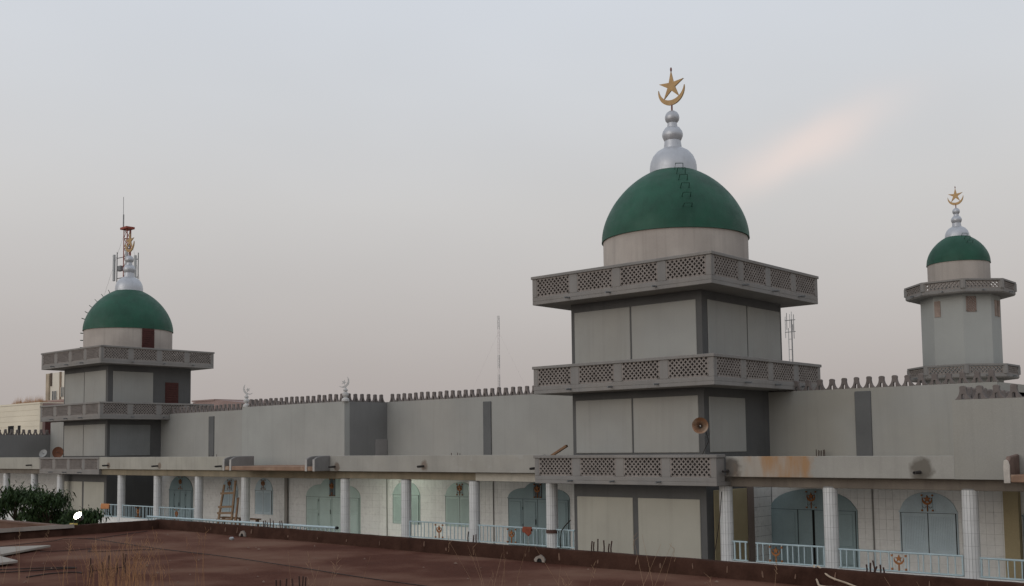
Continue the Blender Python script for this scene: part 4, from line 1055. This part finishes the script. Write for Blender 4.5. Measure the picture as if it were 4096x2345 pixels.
cord('thick black cable on the roof below the pale boards', [(-21.8, 8.3, z), (-21.2, 9.2, z), (-20.7, 9.9, z), (-20.35, 10.1, z), (-20.45, 9.8, z), (-20.6, 9.2, z), (-20.9, 8.5, z), (-21.4, 7.9, z)], .012)
cord('short stray black cable end at the bottom of the roof', [(-19.6, 8.8, z), (-19.8, 9.3, z), (-19.65, 9.7, z), (-19.4, 9.75, z)], .012)
cord('pale hose hanging over the kerb and curving along the roof', [(-8.03, 16.42, -2.2), (-8.02, 16.3, -1.975), (-7.85, 16.06, -2.2), (-7.70, 15.95, z), (-7.2, 15.9, z+.02), (-6.8, 15.8, z), (-6.4, 15.7, z)], .017, rope_m, 'hose')
cord('second pale hose slanting down the kerb to the rebar stubs', [(-7.97, 16.42, -2.2), (-7.95, 16.28, -1.98), (-7.65, 16.06, -2.1), (-7.35, 16.04, -2.18), (-7.05, 15.98, z), (-6.85, 15.85, z+.03), (-6.7, 15.8, z)], .015, rope_m, 'hose')
# bag, rubble
def lump(name, label, x, y, s, m, cat):
    bm = bmesh.new(); bmesh.ops.create_icosphere(bm, subdivisions=2, radius=s)
    for v in bm.verts: v.co = Vector((v.co.x*(1+.4*random.random()), v.co.y*(1+.4*random.random()), v.co.z*.7*(1+.6*random.random())))
    me = bpy.data.meshes.new(name); bm.to_mesh(me); bm.free(); me.materials.append(m)
    o = place(name, me, None, (x, y, ZF+s*.55)); tag(o, label, cat)
    return o
lump('plastic_bag', 'crumpled white plastic bag on the brown roof near the kerb', -23.56, 15.75, .05, mat('white_plastic', (.30, .31, .315), .1, .4, 8, .3), 'bag')
rb = MB()
for i in range(120):
    x, y = random.uniform(-27, -2), random.uniform(8, 15.9); s = random.uniform(.008, .03)
    rb.add([(x-s*2, y, ZF+.015), (x, y-s, ZF+.015), (x+s*2, y, ZF+.015), (x, y+s, ZF+.015), (x+s*.3, y, ZF+.02+s)], [(0, 1, 4), (1, 2, 4), (2, 3, 4), (3, 0, 4)])
o = part('rubble', rb, mat('pale_rubble', (.16, .11, .085), .3, .95, 8, .2)); tag(o, 'small pale chips of rubble scattered over the brown roof', 'rubble', kind='stuff')

# floodlight on the left kerb
T = thing('floodlight', 'lit round floodlight standing on the grey kerb beside the mango trees', 'lamp', (-28.7, 14.15, -2.0))
fl_dir = Vector((.25, -.62, .52)).normalized(); fr_ = fl_dir.to_track_quat('Z', 'Y').to_euler()
part('housing', MB().lathe([(0, -.16), (.07, -.15), (.11, -.06), (.125, 0), (.125, .03), (.112, .03), (.11, .0), (0, .0)], seg=28), steel_m, T, True, loc=(-28.66, 14.25, -1.76), rot=fr_)
part('lens', MB().lathe([(0, .025), (.08, .018), (.110, .005)], seg=28), emis('flood_glow', (1.0, .90, .66), 60), T, True, loc=(-28.66, 14.25, -1.76), rot=fr_)
part('bracket', MB().tube([(-28.72, 14.15, -2.0), (-28.74, 14.22, -1.88), (-28.72, 14.26, -1.80)], .02, 6), black_m, T)
part('base', BX(-28.80, -28.62, 14.08, 14.22, -2.0, -1.955), mat('yellow_base', (.55, .42, .12), .1, .6, 4, 0), T)

# dry grass growing on the near roof
def grass(label, clumps, m):
    b = MB()
    for (x, y, n, h, sp) in clumps:
        for i in range(n):
            bx, by = x+random.gauss(0, sp), y+random.gauss(0, sp); hh = h*random.uniform(.45, 1.05); a = random.uniform(0, 6.28); ln = random.uniform(.08, .42)*hh
            P = [(bx, by, ZF), (bx+math.cos(a)*ln*.25, by+math.sin(a)*ln*.25, ZF+hh*.5), (bx+math.cos(a)*ln, by+math.sin(a)*ln, ZF+hh)]
            b.tube(P, .0036, 4, .0012)
            if random.random() < .5:
                q = Vector(P[2]); 
                for k in range(4): b.tube([q-Vector((0, 0, .05*k)), q-Vector((0, 0, .05*k))+Vector((random.uniform(-.06, .06), random.uniform(-.06, .06), .06))], .003, 3, .001)
    o = part('dry_grass', b, m); tag(o, label, 'grass', kind='stuff')
grass('tall orange dry grass growing by the rebar cage on the near roof', [(-16.6, 8.9, 44, .85, .26), (-15.6, 8.6, 52, .92, .24), (-17.4, 8.9, 18, .75, .35), (-16.2, 9.6, 9, 1.0, .5)], straw2_m)
grass('thin pale dry grass stems on the near roof', [(-9.9, 10.6, 9, 1.05, .2), (-8.6, 10.7, 7, 1.0, .2), (-7.6, 10.9, 8, 1.15, .12), (-6.6, 11.0, 5, .8, .25), (-5.6, 11.2, 6, .9, .3), (-4.2, 11.6, 5, 1.0, .3), (-3.2, 11.8, 4, .9, .2), (-19.5, 8.4, 14, .9, .5), (-12.2, 9.6, 7, .8, .3), (-21, 8.0, 10, .7, .6)], straw_m)
